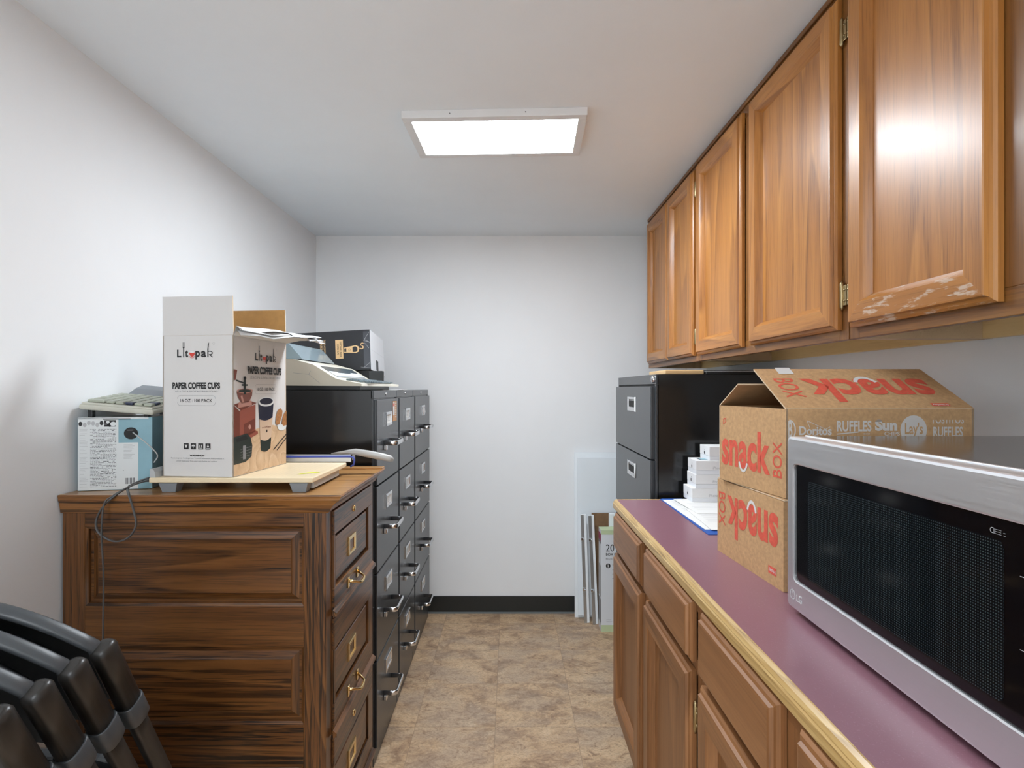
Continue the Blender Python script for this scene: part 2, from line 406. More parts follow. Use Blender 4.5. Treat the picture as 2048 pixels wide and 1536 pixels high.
def baseboard(name, lo, hi, n):
    mb = MB(); mb.box(lo, hi, 'baseb', .002)
    d = .004
    mb.box((lo[0]-d*abs(n[0]), lo[1]-d*abs(n[1]), 0), (hi[0]+d*abs(n[0]), hi[1]+d*abs(n[1]), .010), 'basestrip')
    return tag(mb.build(name), kind='structure')
baseboard('baseboard_back', (XL, YF-.006, .0), (XR, YF, .100), (0, 1))
baseboard('baseboard_left', (XL, YN, .0), (XL+.006, YF-.01, .100), (1, 0))

# ceiling LED panel, plus an unseen second one added for fill
def panel(label, loc, rz, led, w=.590, d=.306):
    t = thing('ceiling_light', label, 'ceiling light', loc, rz)
    f = MB(); hw, hd = w/2, d/2; b = .028; zt, zb = 0, -.025
    f.box((-hw, -hd, zb), (hw, -hd+b, zt), 'fix', .0015); f.box((-hw, hd-b, zb), (hw, hd, zt), 'fix', .0015)
    f.box((-hw, -hd+b, zb), (-hw+b, hd-b, zt), 'fix', .0015); f.box((hw-b, -hd+b, zb), (hw, hd-b, zt), 'fix', .0015)
    f.build('frame', t, world=False)
    g = MB(); g.box((-hw+b, -hd+b, zb+.003), (hw-b, hd-b, -.004), led); g.build('diffuser', t, world=False)
    for sx in (-.14, .10):
        s = MB(); s.lathe((sx, -hd-.0001, -.012), (0, -1, 0), [(.002, 0), (.002, .0008), (0, .0012)], 'grey', 8); s.build('screw', t, world=False)
panel('white rectangular flat LED light fixture on the grey ceiling', (-.045, 1.893, ZC), math.radians(-2.2), 'led')
panel('added LED fill panel, unseen behind the camera', (-.45, -.75, ZC), 0, 'led_fill', .60, 1.19)

# ------------------------------------------------------------------ oak wall cabinets (right)
def hinge(parent, x, y, z, m='brassold', side=1):
    h = MB()
    h.lathe((x, y, z-.028), (0, 0, 1), [(0, -.006), (.0035, 0), (.0045, .003), (.0045, .053), (.0035, .056), (0, .062)], m, 10)
    h.box((x, min(y, y+side*.014), z-.022), (x+.004, max(y, y+side*.014), z+.022), m, .001)
    h.lathe((x-.0005, y+side*.009, z+.012), (-1, 0, 0), [(0, .0015), (.0028, .001), (.0028, 0)], m, 8)
    h.lathe((x-.0005, y+side*.009, z-.012), (-1, 0, 0), [(0, .0015), (.0028, .001), (.0028, 0)], m, 8)
    h.build('hinge', parent)
def frame_door(name, parent, y0, y1, z0, z1, xb, pre, stile=.058, t=.021, worn=False, label=None):
    """door on plane X=xb facing -X, y0<y1"""
    mb = MB(); w, h = y1-y0, z1-z0
    # u runs toward -Y, v up, n = -X
    o = (xb, y1, z0); u = (0, -1, 0); v = (0, 0, 1); n = (-1, 0, 0)
    rs = [(0, 0), (0, t*.45), (.004, t*.62), (.009, t*.70), (.011, t*.98), (.014, t), (stile-.010, t), (stile-.006, t*.80), (stile-.003, t*.62), (stile+.001, t*.35), (stile+.004, t*.12)]
    rings(mb, o, u, v, n, w, h, rs, M[pre+'_y'], M[pre+'_z'], M[pre+'_z'], mbot=M['oak_wear'] if worn else None)
    mb.face([V(o), V(o)+V(v)*h, V(o)+V(u)*w+V(v)*h, V(o)+V(u)*w], pre+'_z')
    d = mb.build(name, parent)
    if label: d['label'] = label
    return d
def wall_cabinet(label, ya, yb, doors, hinges, worn=None):
    # ya > yb
    t = thing('wall_cabinet', label, 'wall cabinet', (.87, (ya+yb)/2, 1.405), 0, 'oak wall cabinets')
    b = MB(); x0, x1 = .742, XR-.004; zb, zt = 1.405, ZC-.003
    b.box((x0, yb+.001, zb), (x1, yb+.016, zt), 'ply')                # near side
    b.box((x0, ya-.016, zb), (x1, ya-.001, zt), 'ply')                # far side
    b.box((x0, yb+.016, zb+.038), (x1-.002, ya-.016, zb+.050), 'ply')   # floor panel
    b.box((x0, yb+.016, zt-.012), (x1-.002, ya-.016, zt), 'ply')
    b.box((x1-.008, yb+.016, zb+.05), (x1-.002, ya-.016, zt-.012), 'ply')
    b.build('carcass', t)
    e_ = MB(); e_.box((x0, ya-.001, zb), (x1, ya-.0002, zt), 'oak_z'); e_.build('end_panel', t)
    r = MB(); r.box((x1-.022, yb+.016, zb), (x1-.004, ya-.016, zb+.038), 'pine'); r.build('hanging_rail', t)['label'] = 'pale pine rail under the cabinet'
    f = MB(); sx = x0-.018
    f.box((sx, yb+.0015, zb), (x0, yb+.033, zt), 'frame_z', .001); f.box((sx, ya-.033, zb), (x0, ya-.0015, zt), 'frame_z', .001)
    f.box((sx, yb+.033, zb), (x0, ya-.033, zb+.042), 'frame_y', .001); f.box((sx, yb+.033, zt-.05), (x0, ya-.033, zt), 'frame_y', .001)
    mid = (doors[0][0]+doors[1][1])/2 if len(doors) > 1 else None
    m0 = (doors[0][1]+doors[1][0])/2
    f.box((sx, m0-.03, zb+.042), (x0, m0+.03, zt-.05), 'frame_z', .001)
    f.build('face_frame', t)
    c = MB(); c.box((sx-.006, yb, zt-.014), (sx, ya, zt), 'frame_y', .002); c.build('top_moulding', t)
    for i, (d1, d0) in enumerate(doors):
        frame_door('door', t, d0, d1, 1.427, 2.147, sx-.0015, 'oak', worn=(worn == i),
                   label='door with rubbed, faded varnish along its lower rail' if worn == i else None)
    for (hy, side) in hinges:
        for hz in (1.50, 2.07): hinge(t, sx-.006, hy, hz, side=side)
# X: frame front plane .724, door front about .7015
wall_cabinet('oak wall cabinet farthest from the camera, over the black lateral file cabinet', 2.880, 2.113, [(2.845, 2.488), (2.480, 2.140)], [(2.134, -1), (2.851, 1)])
wall_cabinet('oak wall cabinet in the middle of the run, with one wide glossy door', 2.111, 1.178, [(2.096, 1.695), (1.632, 1.200)], [(1.193, -1), (2.102, 1)])
wall_cabinet('oak wall cabinet nearest the camera, worn pale at its bottom rail', 1.176, .395, [(1.156, .806), (.757, .42)], [(1.162, 1), (.413, -1)], worn=0)

# ------------------------------------------------------------------ base cabinets + countertop (right)
def base_cabinet(label, ya, yb, fronts, hinges):
    t = thing('base_cabinet', label, 'base cabinet', (.69, (ya+yb)/2, 0), 0, 'oak base cabinets')
    xf = .370; x1 = XR-.004
    b = MB(); b.box((xf+.018, yb+.001, .17), (x1, ya-.001, .882), 'base_z'); b.build('carcass', t)
    k = MB(); k.box((xf+.085, yb+.001, 0), (x1, ya-.001, .17), 'base_y'); k.build('toe_kick', t)
    f = MB()
    f.box((xf, yb+.001, .17), (xf+.018, yb+.02, .882), 'base_z', .001); f.box((xf, ya-.02, .17), (xf+.018, ya-.001, .882), 'base_z', .001)
    f.box((xf, yb+.02, .17), (xf+.018, ya-.02, .215), 'base_y'); f.box((xf, yb+.02, .735), (xf+.018, ya-.02, .765), 'base_y'); f.box((xf, yb+.02, .86), (xf+.018, ya-.02, .882), 'base_y')
    m0 = (fronts[0][1]+fronts[1][0])/2; f.box((xf, m0-.035, .215), (xf+.018, m0+.035, .735), 'base_z'); f.box((xf, m0-.035, .765), (xf+.018, m0+.035, .86), 'base_z')
    f.build('face_frame', t)
    for (a, c) in fronts:
        d = MB(); w = a-c; h = .120; th = .020
        rings(d, (xf-.001, a, .759), (0, -1, 0), (0, 0, 1), (-1, 0, 0), w, h, [(0, 0), (0, th*.4), (.004, th*.6), (.009, th*.68), (.011, th*.95), (.015, th)], M['base_y'], M['base_z'], M['base_y'])
        d.build('drawer_front', t)
        frame_door('door', t, c, a, .222, .742, xf-.001, 'base', stile=.060, t=.020)
    for hy, side in hinges:
        for hz in (.655, .30): hinge(t, xf-.006, hy, hz, 'brassold', side)
base_cabinet('oak base cabinet at the far end of the counter, by the white box', 1.905, 1.066, [(1.875, 1.505), (1.455, 1.090)], [(1.083, -1)])
base_cabinet('oak base cabinet nearest the camera, under the microwave', 1.064, .31, [(1.037, .735), (.683, .345)], [(1.043, 1)])
t = thing('countertop', 'mauve laminate countertop with an oak front edge along the right wall', 'countertop', (.69, 1.1, .884))
mb = MB(); mb.box((.372, .30, .884), (XR-.002, 1.915, .914), 'laminate'); mb.build('laminate_top', t)
mb = MB()
pr = [(.372, .884), (.3605, .884), (.3595, .886), (.3595, .901), (.3615, .9035), (.3615, .905), (.365, .910), (.370, .9135), (.372, .914)]
def mitre(y_end_in): pass
mb.grid([[V((x, y, z)) for x, z in pr] for y in (.30, 1.927)], 'edge', closed=True, smooth=False)
mb.face([V((x, .30, z)) for x, z in pr], 'edge'); mb.face([V((x, 1.927, z)) for x, z in pr][::-1], 'edge')
mb.build('edge_band', t)['label'] = 'oak edge strip with a rounded top'
mb = MB(); mb.box((.372, 1.915, .884), (XR-.002, 1.927, .914), 'edge', .002); mb.build('end_band', t)

# ------------------------------------------------------------------ lateral file cabinet (right, far)
t = thing('file_cabinet', 'wide black lateral file cabinet beyond the counter end, drawers facing the aisle', 'file cabinet', (.75, 2.303, 0))
xf, xb_, ya, yb = .520, .985, 1.964, 2.643
mb = MB(); mb.box((xf+.004, ya, .0), (xb_, yb, 1.351), 'metalblk', .002)
mb.box((xf, ya, 1.315), (xf+.01, yb, 1.351), 'metalfront', .0015); mb.box((xf, ya, 0), (xf+.01, ya+.018, 1.315), 'metalfront', .001)
mb.box((xf, yb-.012, 0), (xf+.01, yb, 1.315), 'metalfront', .001); mb.box((xf, ya, 0), (xf+.01, yb, .06), 'metalfront', .001)
mb.face([V((xf+.0035, ya+.01, .02)), V((xf+.0035, yb-.01, .02)), V((xf+.0035, yb-.01, 1.32)), V((xf+.0035, ya+.01, 1.32))][::-1], 'metalgap')
mb.build('body', t)
z = 1.312
for i in range(4):
    z0 = z-.268 if i < 3 else .275
    z0 = max(z0, .08)
    d = MB(); d.box((xf-.014, ya+.020, z0), (xf+.003, yb-.014, z-.004), 'metalfront', .003)
    dr = d.build('drawer', t)
    p = MB(); yc, zc = 2.293, z-.004-.072; hw, hh = .070, .030
    rings(p, (xf-.0142, yc+hw, zc-hh), (0, -1, 0), (0, 0, 1), (-1, 0, 0), 2*hw, 2*hh, [(0, 0), (.001, .0035), (.010, .0035), (.012, -.001), (.016, .0004)], M['chrome'], M['chrome'], M['metalgap'])
    p.box((xf-.0185, yc-hw+.012, zc-hh+.006), (xf-.0142, yc+hw-.012, zc-hh+.018), 'chrome', .001)
    p.build('handle', dr)
    z = z0+.0
mb = MB(); mb.lathe((xf-.0005, ya+.028, 1.333), (-1, 0, 0), [(.013, 0), (.013, .006), (.010, .009), (.004, .010), (0, .008)], 'chrome', 20); mb.build('lock', t)
# things on top of it, under the wall cabinet
mb = MB(); mb.box((.56, 1.99, 1.3515), (.70, 2.22, 1.367), 'gold', .003); tag(mb.build('flat_carton'), 'thin tan carton lying on the black lateral file cabinet', 'carton')
mb = MB(); mb.box((.705, 1.985, 1.3515), (.93, 2.25, 1.362), 'plastic', .002); mb.box((.707, 1.987, 1.362), (.928, 2.248, 1.3635), 'paper'); mb.box((.705, 1.985, 1.3635), (.93, 2.25, 1.3665), 'plastic', .001)
tag(mb.build('binder'), 'flat black binder beside the tan carton on the lateral file cabinet', 'binder')

# ------------------------------------------------------------------ far right corner: boards, panels, fan box
mb = MB(); rot = Matrix.Translation(V((.66, 3.135, 0))) @ Matrix.Rotation(math.radians(-2.2), 4, 'X')
mb.box((-.292, -.004, 0), (.30, .004, .935), 'whiteb', .001, mat=rot); tag(mb.build('foam_board'), 'large white foam board leaning on the back wall, tallest of the panels', 'foam board')
mb = MB(); rot = Matrix.Translation(V((.66, 3.112, 0))) @ Matrix.Rotation(math.radians(-2.2), 4, 'X')
mb.box((-.276, -.004, .02), (.29, .003, .905), 'poster', .001, mat=rot); tag(mb.build('poster_board'), 'thin creased white sheet in front of the tall foam board', 'poster board')
mb = MB(); rot = Matrix.Translation(V((.66, 3.092, 0))) @ Matrix.Rotation(math.radians(-2), 4, 'X')
mb.box((-.200, -.003, 0), (.27, .003, .598), 'hard', .001, mat=rot); tag(mb.build('hardboard_sheet'), 'brown hardboard sheet leaning behind the white fan carton', 'hardboard')
def strip_panel(label, xt, xb0, Y):
    t = thing('shelf_panel', label, 'shelf panel', (xb0, Y, 0), 0, 'narrow white shelf panels')
    sk = Matrix.Translation(V((xb0, Y, 0))) @ Matrix.Rotation(math.atan2(xt-xb0, .60), 4, 'Y')
    p = MB(); p.box((.001, -.010, 0), (.030, .010, .600), 'whiteb', .001, mat=sk); p.build('panel', t)
    a = MB(); a.box((-.001, -.0125, .0), (.016, -.0105, .600), 'alu', .0005, mat=sk)
    a.build('metal_strip', t)
    for zz in (.18, .46):
        c = MB(); c.box((-.004, -.020, zz), (.014, -.0127, zz+.016), 'chrome', .002, mat=sk); c.lathe(sk @ V((.010, -.018, zz+.008)), (0, -1, 0), [(.004, 0), (.004, .006), (0, .008)], 'chrome', 8); c.build('clip', t)
strip_panel('white shelf panel with a metal strip, left one beside the foam board', .392, .412, 3.068)
strip_panel('white shelf panel with a metal strip, right one against the brown hardboard', .432, .457, 3.048)
t = thing('fan_carton', 'tall white carton with pale green ends, standing behind the base cabinet', 'carton', (.72, 2.99, 0), 0)
mb = MB(); lo, hi = (.486, 2.944, 0), (.985, 3.024, .5425)
mb.box(lo, hi, 'bwhite', .001); 
fc = Face(mb, (.486, 2.944, .5425), (1, 0, 0), (0, 0, -1))
fc.rect(.0, 0, .499, .022, 'green'); fc.rect(0, .505, .499, .5425, 'green')
fc.text('20', .026, .075, .070, .112, 'black', 0); fc.text('"', .074, .078, .082, .09, 'black'); fc.text('BOX FAN', .026, .121, .105, .135, 'black', .02); fc.text('Black', .026, .147, .062, .156, 'grey')
fc.ell(.038, .189, .0125, .0125, 'black'); fc.up().text('2', .034, .182, .042, .196, 'white', .03)
fc.text('SPEED', .060, .180, .10, .186, 'grey'); fc.text('1 YEAR', .028, .475, .055, .480, 'grey'); fc.text('WARRANTY', .028, .485, .060, .489, 'grey')
for k in range(3): fc.rect(.06, .21+k*.022, .12, .212+k*.022, 'grey')
sf = Face(mb, (.486, 3.024, .5425), (0, -1, 0), (0, 0, -1)); sf.rect(0, .02, .08, .06, 'magenta'); sf.rect(0, .19, .08, .36, 'lgrey'); sf.rect(0, .06, .08, .075, 'grey'); sf.rect(0, .37, .08, .50, 'grey')
tf = Face(mb, (.486, 3.024, .5425), (1, 0, 0), (0, -1, 0)); tf.rect(.0, 0, .499, .08, 'green')
mb.build('printed_carton', t)
mb = MB(); mb.box((.545, 3.032, .0), (.90, 3.052, .612), 'whiteb', .004, mat=None); tag(mb.build('wire_tray'), 'white tray standing on edge behind the fan carton', 'tray')

# ------------------------------------------------------------------ black file cabinets (left)
def metal_cabinet(label, y0, y1, w_front, lbl=None, odd=None):
    t = thing('file_cabinet', label, 'file cabinet', (-.79, (y0+y1)/2, 0), 0, 'black four-drawer file cabinets')
    xf = -.468; mb = MB()
    mb.box((XL+.022, y0+.001, 0), (xf-.004, y1-.001, 1.293), 'metalblk', .002)
    mb.box((xf-.010, y0+.001, 1.264), (xf, y1-.001, 1.293), 'metalfront', .0015)
    mb.box((xf-.010, y0+.001, 0), (xf, y0+.009, 1.264), 'metalfront', .001); mb.box((xf-.010, y1-.009, 0), (xf, y1-.001, 1.264), 'metalfront', .001)
    mb.box((xf-.010, y0+.009, 0), (xf, y1-.009, .052), 'metalfront', .001)
    yc = (y0+y1)/2
    mb.lathe((xf, yc, 1.279), (1, 0, 0), [(.006, 0), (.006, .0015), (0, .002)], 'chrome', 10)
    mb.build('body', t)
    z = 1.262
    for i in range(4):
        z0 = z-.302
        d = MB(); d.box((xf-.006, y0+.011, z0+.004), (xf+.010, y1-.011, z-.001), 'metalfront', .0035)
        dr = d.build('drawer', t)
        X = xf+.0102; zc = z-.075; L = .052; hh = .026
        h = MB()
        rings(h, (X, yc-L-.01, zc-hh), (0, 1, 0), (0, 0, 1), (1, 0, 0), 2*L, 2*hh, [(0, 0), (0, .004), (.002, .005), (.010, .005), (.011, .002)], M['chrome'], M['chrome'], M['paper'])
        ff = Face(h, (X+.002, yc-L-.01, zc+hh), (0, 1, 0), (0, 0, -1)); [ff.rect(.022, .020+.006*k, .022+.05-.01*(k % 2), .0215+.006*k, 'lgrey') for k in range(3)]
        h.build('label_holder', dr)
        hb = MB(); ya_, yb_ = yc-.082, yc+.042; zh = z-.160; o = .046; r = .012
        path = [(X-.001, ya_, zh)] + [(X+o-r+r*math.sin(a), ya_+r-r*math.cos(a), zh) for a in [math.radians(k) for k in (0, 30, 60, 90)]] + \
               [(X+o-r+r*math.cos(a), yb_-r+r*math.sin(a), zh) for a in [math.radians(k) for k in (0, 30, 60, 90)]] + [(X-.001, yb_, zh)]
        hb.sweep(path, oval(.0085, .0045, 12, 3), 'chrome', (0, 0, 1))
        hb.box((X-.001, ya_-.006, zh-.026), (X+.012, ya_+.014, zh-.006), 'chrome', .003)
        hb.build('handle', dr)
        z = z0
    return t
t1 = metal_cabinet('black four-drawer file cabinet nearest the wooden one, with an orange sticker', 1.889, 2.276, 0)
mb = MB(); fs = Face(mb, (-.468+.0105, 2.150, 1.250), (0, 1, 0), (0, 0, -1)); fs.rect(0, 0, .075, .078, 'sticker'); fs.up(); fs.rect(.004, .004, .034, .055, 'cwhite'); fs.up()
for k in range(7): fs.rect(.04, .006+.009*k, .070, .011+.009*k, 'cream')
fs.rect(.008, .008, .03, .02, 'red'); mb.build('sticker', t1)
metal_cabinet('middle one of the three black four-drawer file cabinets', 2.278, 2.652, 0)
t3 = metal_cabinet('black four-drawer file cabinet farthest away, against the back wall', 2.655, 3.146, 0)
mb = MB(); fs = Face(mb, (-.468+.016, 2.85, 1.205), (0, 1, 0), (0, 0, -1)); fs.poly([(0, 0), (.06, .0), (.10, .03), (.055, .04), (.02, .045)], 'white'); mb.build('torn_label', t3)

# ------------------------------------------------------------------ oak file cabinet (left)
t = thing('wooden_file_cabinet', 'dark oak file cabinet with raised side panels and brass handles', 'file cabinet', (-.79, 1.61, 0))
XF, Y0, Y1, ZT = -.459, 1.375, 1.843, .990
BX = XL+.008
mb = MB()
mb.box((BX, Y0+.012, .02), (XF-.02, Y1, ZT), 'dark_x')
# side frame: stiles (vertical grain) and rails (horizontal grain), panels between
def sbox(x0, x1, z0, z1, m, y=Y0, d=.014): mb.box((x0, y, z0), (x1, y+d, z1), m, .0012)
xl, xr = BX, XF
sbox(xl, xl+.055, .0, ZT, 'dark_z')
mb.build('carcass', t)
mb = MB()
rails = [(.955, ZT), (.655, .757), (.362, .462), (.0, .165)]
for z0, z1 in rails: mb.box((xl+.055, Y0+.0005, z0), (xr-.056, Y0+.0145, z1), 'dark_x', .0012)
mb.build('side_rails', t)
for z0, z1 in ((.757, .955), (.462, .655), (.165, .362)):
    p = MB(); rings(p, (xl+.055, Y0+.014, z0), (1, 0, 0), (0, 0, 1), (0, -1, 0), (xr-.056)-(xl+.055), z1-z0, [(0, .012), (.006, .009), (.008, .001), (.012, .001), (.030, .0085), (.032, .0105)], M['dark_x'], M['dark_z'], M['dark_x'])
    p.build('side_panel', t)['label'] = 'raised horizontal-grain panel on the cabinet side'
mb = MB()
mb.box((XF-.056, Y0, 0), (XF, Y0+.046, ZT), 'dark_z', .0015); mb.box((XF-.02, Y1-.028, 0), (XF, Y1, ZT), 'dark_z', .0015)
mb.box((XF-.02, Y0+.046, 0), (XF-.002, Y1-.028, .085), 'dark_y')
mb.face([V((XF-.012, Y0+.04, .05)), V((XF-.012, Y1-.02, .05)), V((XF-.012, Y1-.02, ZT)), V((XF-.012, Y0+.04, ZT))], 'metalgap')
mb.build('front_posts', t)
# moulded top
mb = MB()
def toploop(out, z): return [V((BX-.004, Y0-out*.25, z)), V((XF+out, Y0-out*.25, z)), V((XF+out, Y1+.0, z)), V((BX-.004, Y1+.0, z))]
prof = [(.006, ZT), (.010, ZT+.004), (.014, ZT+.012), (.024, ZT+.024), (.036, ZT+.032), (.038, ZT+.038), (.042, ZT+.042), (.040, ZT+.046)]
rws = [toploop(o, z) for o, z in prof]
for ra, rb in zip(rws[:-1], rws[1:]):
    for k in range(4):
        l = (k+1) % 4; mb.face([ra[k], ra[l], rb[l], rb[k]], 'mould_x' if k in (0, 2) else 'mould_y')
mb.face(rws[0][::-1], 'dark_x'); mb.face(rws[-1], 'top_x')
ZTT = ZT+.046
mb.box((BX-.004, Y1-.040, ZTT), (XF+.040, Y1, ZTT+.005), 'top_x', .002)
mb.build('top', t)
def wdrawer(z0, z1, op0, op1, lock):
    d = MB(); y0, y1 = Y0+.047, Y1-.029; X = XF
    # frame ring with opening for the raised panel
    oy0, oy1 = y0+.010, y1-.050
    d.box((X-.012, y0, z0), (X+.006, y1, op0), 'dark_y', .002); d.box((X-.012, y0, op1), (X+.006, y1, z1), 'dark_y', .002)
    d.box((X-.012, y0, op0), (X+.006, oy0, op1), 'dark_z', .001); d.box((X-.012, oy1, op0), (X+.006, y1, op1), 'dark_z', .001)
    rings(d, (X-.008, oy0, op0), (0, 1, 0), (0, 0, 1), (1, 0, 0), oy1-oy0, op1-op0, [(0, 0), (.010, 0), (.011, .008), (.014, .010)], M['dark_y'], M['dark_z'], M['dark_y'])
    # lip under the drawer front
    d.prism([V((X+.006, y0-.012, z0)), V((X+.016, y0-.012, z0+.004)), V((X+.016, y0-.012, z0+.012)), V((X+.006, y0-.012, z0+.020))], (0, y1-y0+.016, 0), 'dark_y')
    dr = d.build('drawer', t)
    h = MB(); yc = (oy0+oy1)/2-.010; zc = (op0+op1)/2+.0; X2 = X+.0025
    rings(h, (X2, yc-.036, zc-.026), (0, 1, 0), (0, 0, 1), (1, 0, 0), .072, .052, [(0, 0), (0, .003), (.002, .004), (.009, .004), (.010, .0005)], M['brass'], M['brass'], M['dark_y'])
    h.build('label_holder', dr)
    h = MB(); zc = (z0+op0)/2+.006; X3 = X+.006
    for yy in (yc-.044, yc+.044):
        h.box((X3, yy-.007, zc-.013), (X3+.003, yy+.007, zc+.017), 'brass', .0015)
    path = []
    for k in range(13):
        a = k/12; yy = yc-.044+.088*a; bow = math.sin(math.pi*a)
        path.append((X3+.002+.026*min(1, bow*1.6), yy, zc+.006-.014*bow))
    h.sweep(path, oval(.0045, .0038, 10), 'brass', (0, 0, 1), scales=[1.2, .8, .75, .8, 1, 1.15, 1.2, 1.15, 1, .8, .75, .8, 1.2])
    h.build('handle', dr)
    if lock:
        h = MB(); h.lathe((X+.006, yc+.01, (op1+z1)/2), (1, 0, 0), [(.010, 0), (.010, .002), (.008, .004), (.005, .005), (0, .005)], 'brass', 16); h.build('lock', dr)
wdrawer(.713, .985, .785, .922, True)
wdrawer(.405, .705, .487, .625, False)
wdrawer(.098, .398, .180, .325, True)

# ------------------------------------------------------------------ paper trimmer + cup carton on the oak cabinet
ZW = ZTT
t = thing('paper_trimmer', 'cream paper trimmer with grey feet and a blue-railed blade, under the cup carton', 'paper trimmer', (-.70, 1.54, ZW))
zb = 1.0734
mb = MB(); mb.box((-.916, 1.398, zb-.013), (-.500, 1.688, zb), 'trim', .0025)
ff = Face(mb, (-.905, 1.688, zb), (1, 0, 0), (0, -1, 0))
for k in range(1, 27): ff.rect(.015*k, .01, .015*k+.0005, .262, 'cream')
for k in range(1, 17): ff.rect(.01, .015*k, .395, .015*k+.0005, 'cream')
ff.up().poly([(.345, .235), (.352, .215), (.385, .190), (.393, .200), (.372, .218)], 'yellow')
mb.build('board', t)
mb = MB(); mb.prism([V((-.916, 1.402, zb)), V((-.901, 1.402, zb)), V((-.903, 1.402, zb+.014)), V((-.908, 1.402, zb+.022)), V((-.916, 1.402, zb+.022))], (0, .27, 0), 'lgreyp'); mb.build('guide', t)
for fx in (-.866, -.535):
    for fy in (1.412, 1.63):
        mb = MB(); b_ = bmesh.new(); bmesh.ops.create_cube(b_, size=1)
        for v_ in b_.verts:
            k = 1.0 if v_.co.z > 0 else .72
            v_.co = V((v_.co.x*.046*k, v_.co.y*.034*k, v_.co.z*(zb-.0135-ZW-.0008)))
        b_.verts.index_update(); mb.bm(b_, 'greyp', Matrix.Translation(V((fx, fy, (zb-.0135+ZW+.0008)/2)))); mb.build('foot', t)
mb = MB(); mb.box((-.52, 1.43, ZW+.006), (-.508, 1.64, zb-.0135), 'lgreyp', .001); mb.build('side_skirt', t)
mb = MB(); mb.tube([(-.90, 1.693, 1.088), (-.60, 1.694, 1.090), (-.490, 1.694, 1.0905), (-.481, 1.694, 1.088), (-.478, 1.694, 1.080), (-.480, 1.693, 1.066), (-.490, 1.692, 1.060)], .0028, 'blue', 8, ref=(0, 1, 0)); mb.build('guard_rail', t)
mb = MB(); mb.box((-.90, 1.700, 1.073), (-.49, 1.7025, 1.097), 'alu', .0008); mb.build('blade', t)
mb = MB()
mb.sweep([(-.555, 1.712, 1.098), (-.505, 1.712, 1.103), (-.48, 1.712, 1.1035), (-.44, 1.712, 1.097), (-.395, 1.712, 1.088), (-.372, 1.712, 1.082), (-.362, 1.712, 1.078)], oval(.011, .0095, 16, 2.6), 'handle', (0, 0, 1), scales=[.15, .55, .9, 1.0, 1.0, .95, .45])
mb.box((-.489, 1.705, 1.078), (-.480, 1.711, 1.095), 'handle', .002)
mb.build('arm_handle', t)

t = thing('cup_carton', 'open white carton of paper coffee cups standing on the trimmer', 'carton', (-.79, 1.56, zb+.0006))
A0, B0 = V((-.897, 1.425, zb+.0008)), V((-.704, 1.404, zb+.0008))
ux = (B0-A0).normalized(); uy = V((-ux.y, ux.x, 0)); W_, D_, HH = .194, .262, .362
P0, P1, P2, P3 = A0, A0+ux*W_, A0+ux*W_+uy*D_, A0+uy*D_
up = V((0, 0, 1)); mb = MB()
def wall2(a, b, c, d, out, inn, th):         # outer quad, thickness vector
    mb.face([a, b, c, d], out); q = [p+th for p in (a, b, c, d)]; mb.face(q[::-1], inn)
    for i in range(4):
        j = (i+1) % 4; mb.face([(a, b, c, d)[j], (a, b, c, d)[i], q[i], q[j]], 'cardedge')
e = .003
wall2(P0, P1, P1+up*HH, P0+up*HH, 'cup', 'kraft', uy*e); wall2(P1, P2, P2+up*HH, P1+up*HH, 'cup', 'kraft', -ux*e)
wall2(P2, P3, P3+up*HH, P2+up*HH, 'cup', 'kraft', -uy*e); wall2(P3, P0, P0+up*HH, P3+up*HH, 'cup', 'kraft', ux*e)
mb.face([P0, P3, P2, P1], 'cup'); mb.face([p+up*.003 for p in (P0, P1, P2, P3)], 'kraft')
# printing, near face
fc = Face(mb, P0+up*HH, ux, -up)
def U(u, v): return (u*W_, v*HH)
def logo(fc, W, a0, a1, b0, b1):
    w = a1-a0; h = b1-b0
    fc.text('L', a0-w*.01, b0+h*.42, a0+w*.11, b0+h*.86, 'black', .03)
    fc.rect(a0+w*.16, b0+h*.36, a0+w*.19, b0+h*.86, 'black')                    # fork stem
    fc.ell(a0+w*.175, b0+h*.27, w*.028, h*.10, 'black', 12, 180, 360)
    for k in (-1, 0, 1): fc.rect(a0+w*(.170+.018*k), b0, a0+w*(.178+.018*k), b0+h*.28, 'black')
    fc.text('t', a0+w*.215, b0+h*.44, a0+w*.300, b0+h*.86, 'black', .035)
    fc.ell(a0+w*.41, b0+h*.56, w*.080, h*.27, 'red', 16, 180, 360)                # cup
    fc.up().ell(a0+w*.41, b0+h*.57, w*.075, h*.035, 'white'); fc.arc(a0+w*.48, b0+h*.63, w*.03, h*.09, .0008, -90, 90, 'red', 8)
    fc.arc(a0+w*.41, b0+h*.74, w*.085, h*.17, .0012, 200, 340, 'red', 10)
    fc.text('p', a0+w*.50, b0+h*.50, a0+w*.63, b0+h, 'black', .035); fc.text('a', a0+w*.66, b0+h*.50, a0+w*.80, b0+h*.86, 'black', .035)
    fc.rect(a0+w*.835, b0+h*.36, a0+w*.866, b0+h*.86, 'black'); fc.poly([(a0+w*.838, b0+h*.40), (a0+w*.862, b0+h*.40), (a0+w*.885, b0), (a0+w*.85, b0+h*.12)], 'black')
    fc.arc(a0+w*.90, b0+h*.62, w*.085, h*.12, .0022, -90, 120, 'black', 10); fc.line((a0+w*.88, b0+h*.70), (a0+w*.985, b0+h*.86), .0022, 'black')
    fc.arc(a0+w*1.01, b0+h*.08, w*.03, h*.06, .0004, 0, 360, 'grey', 12)
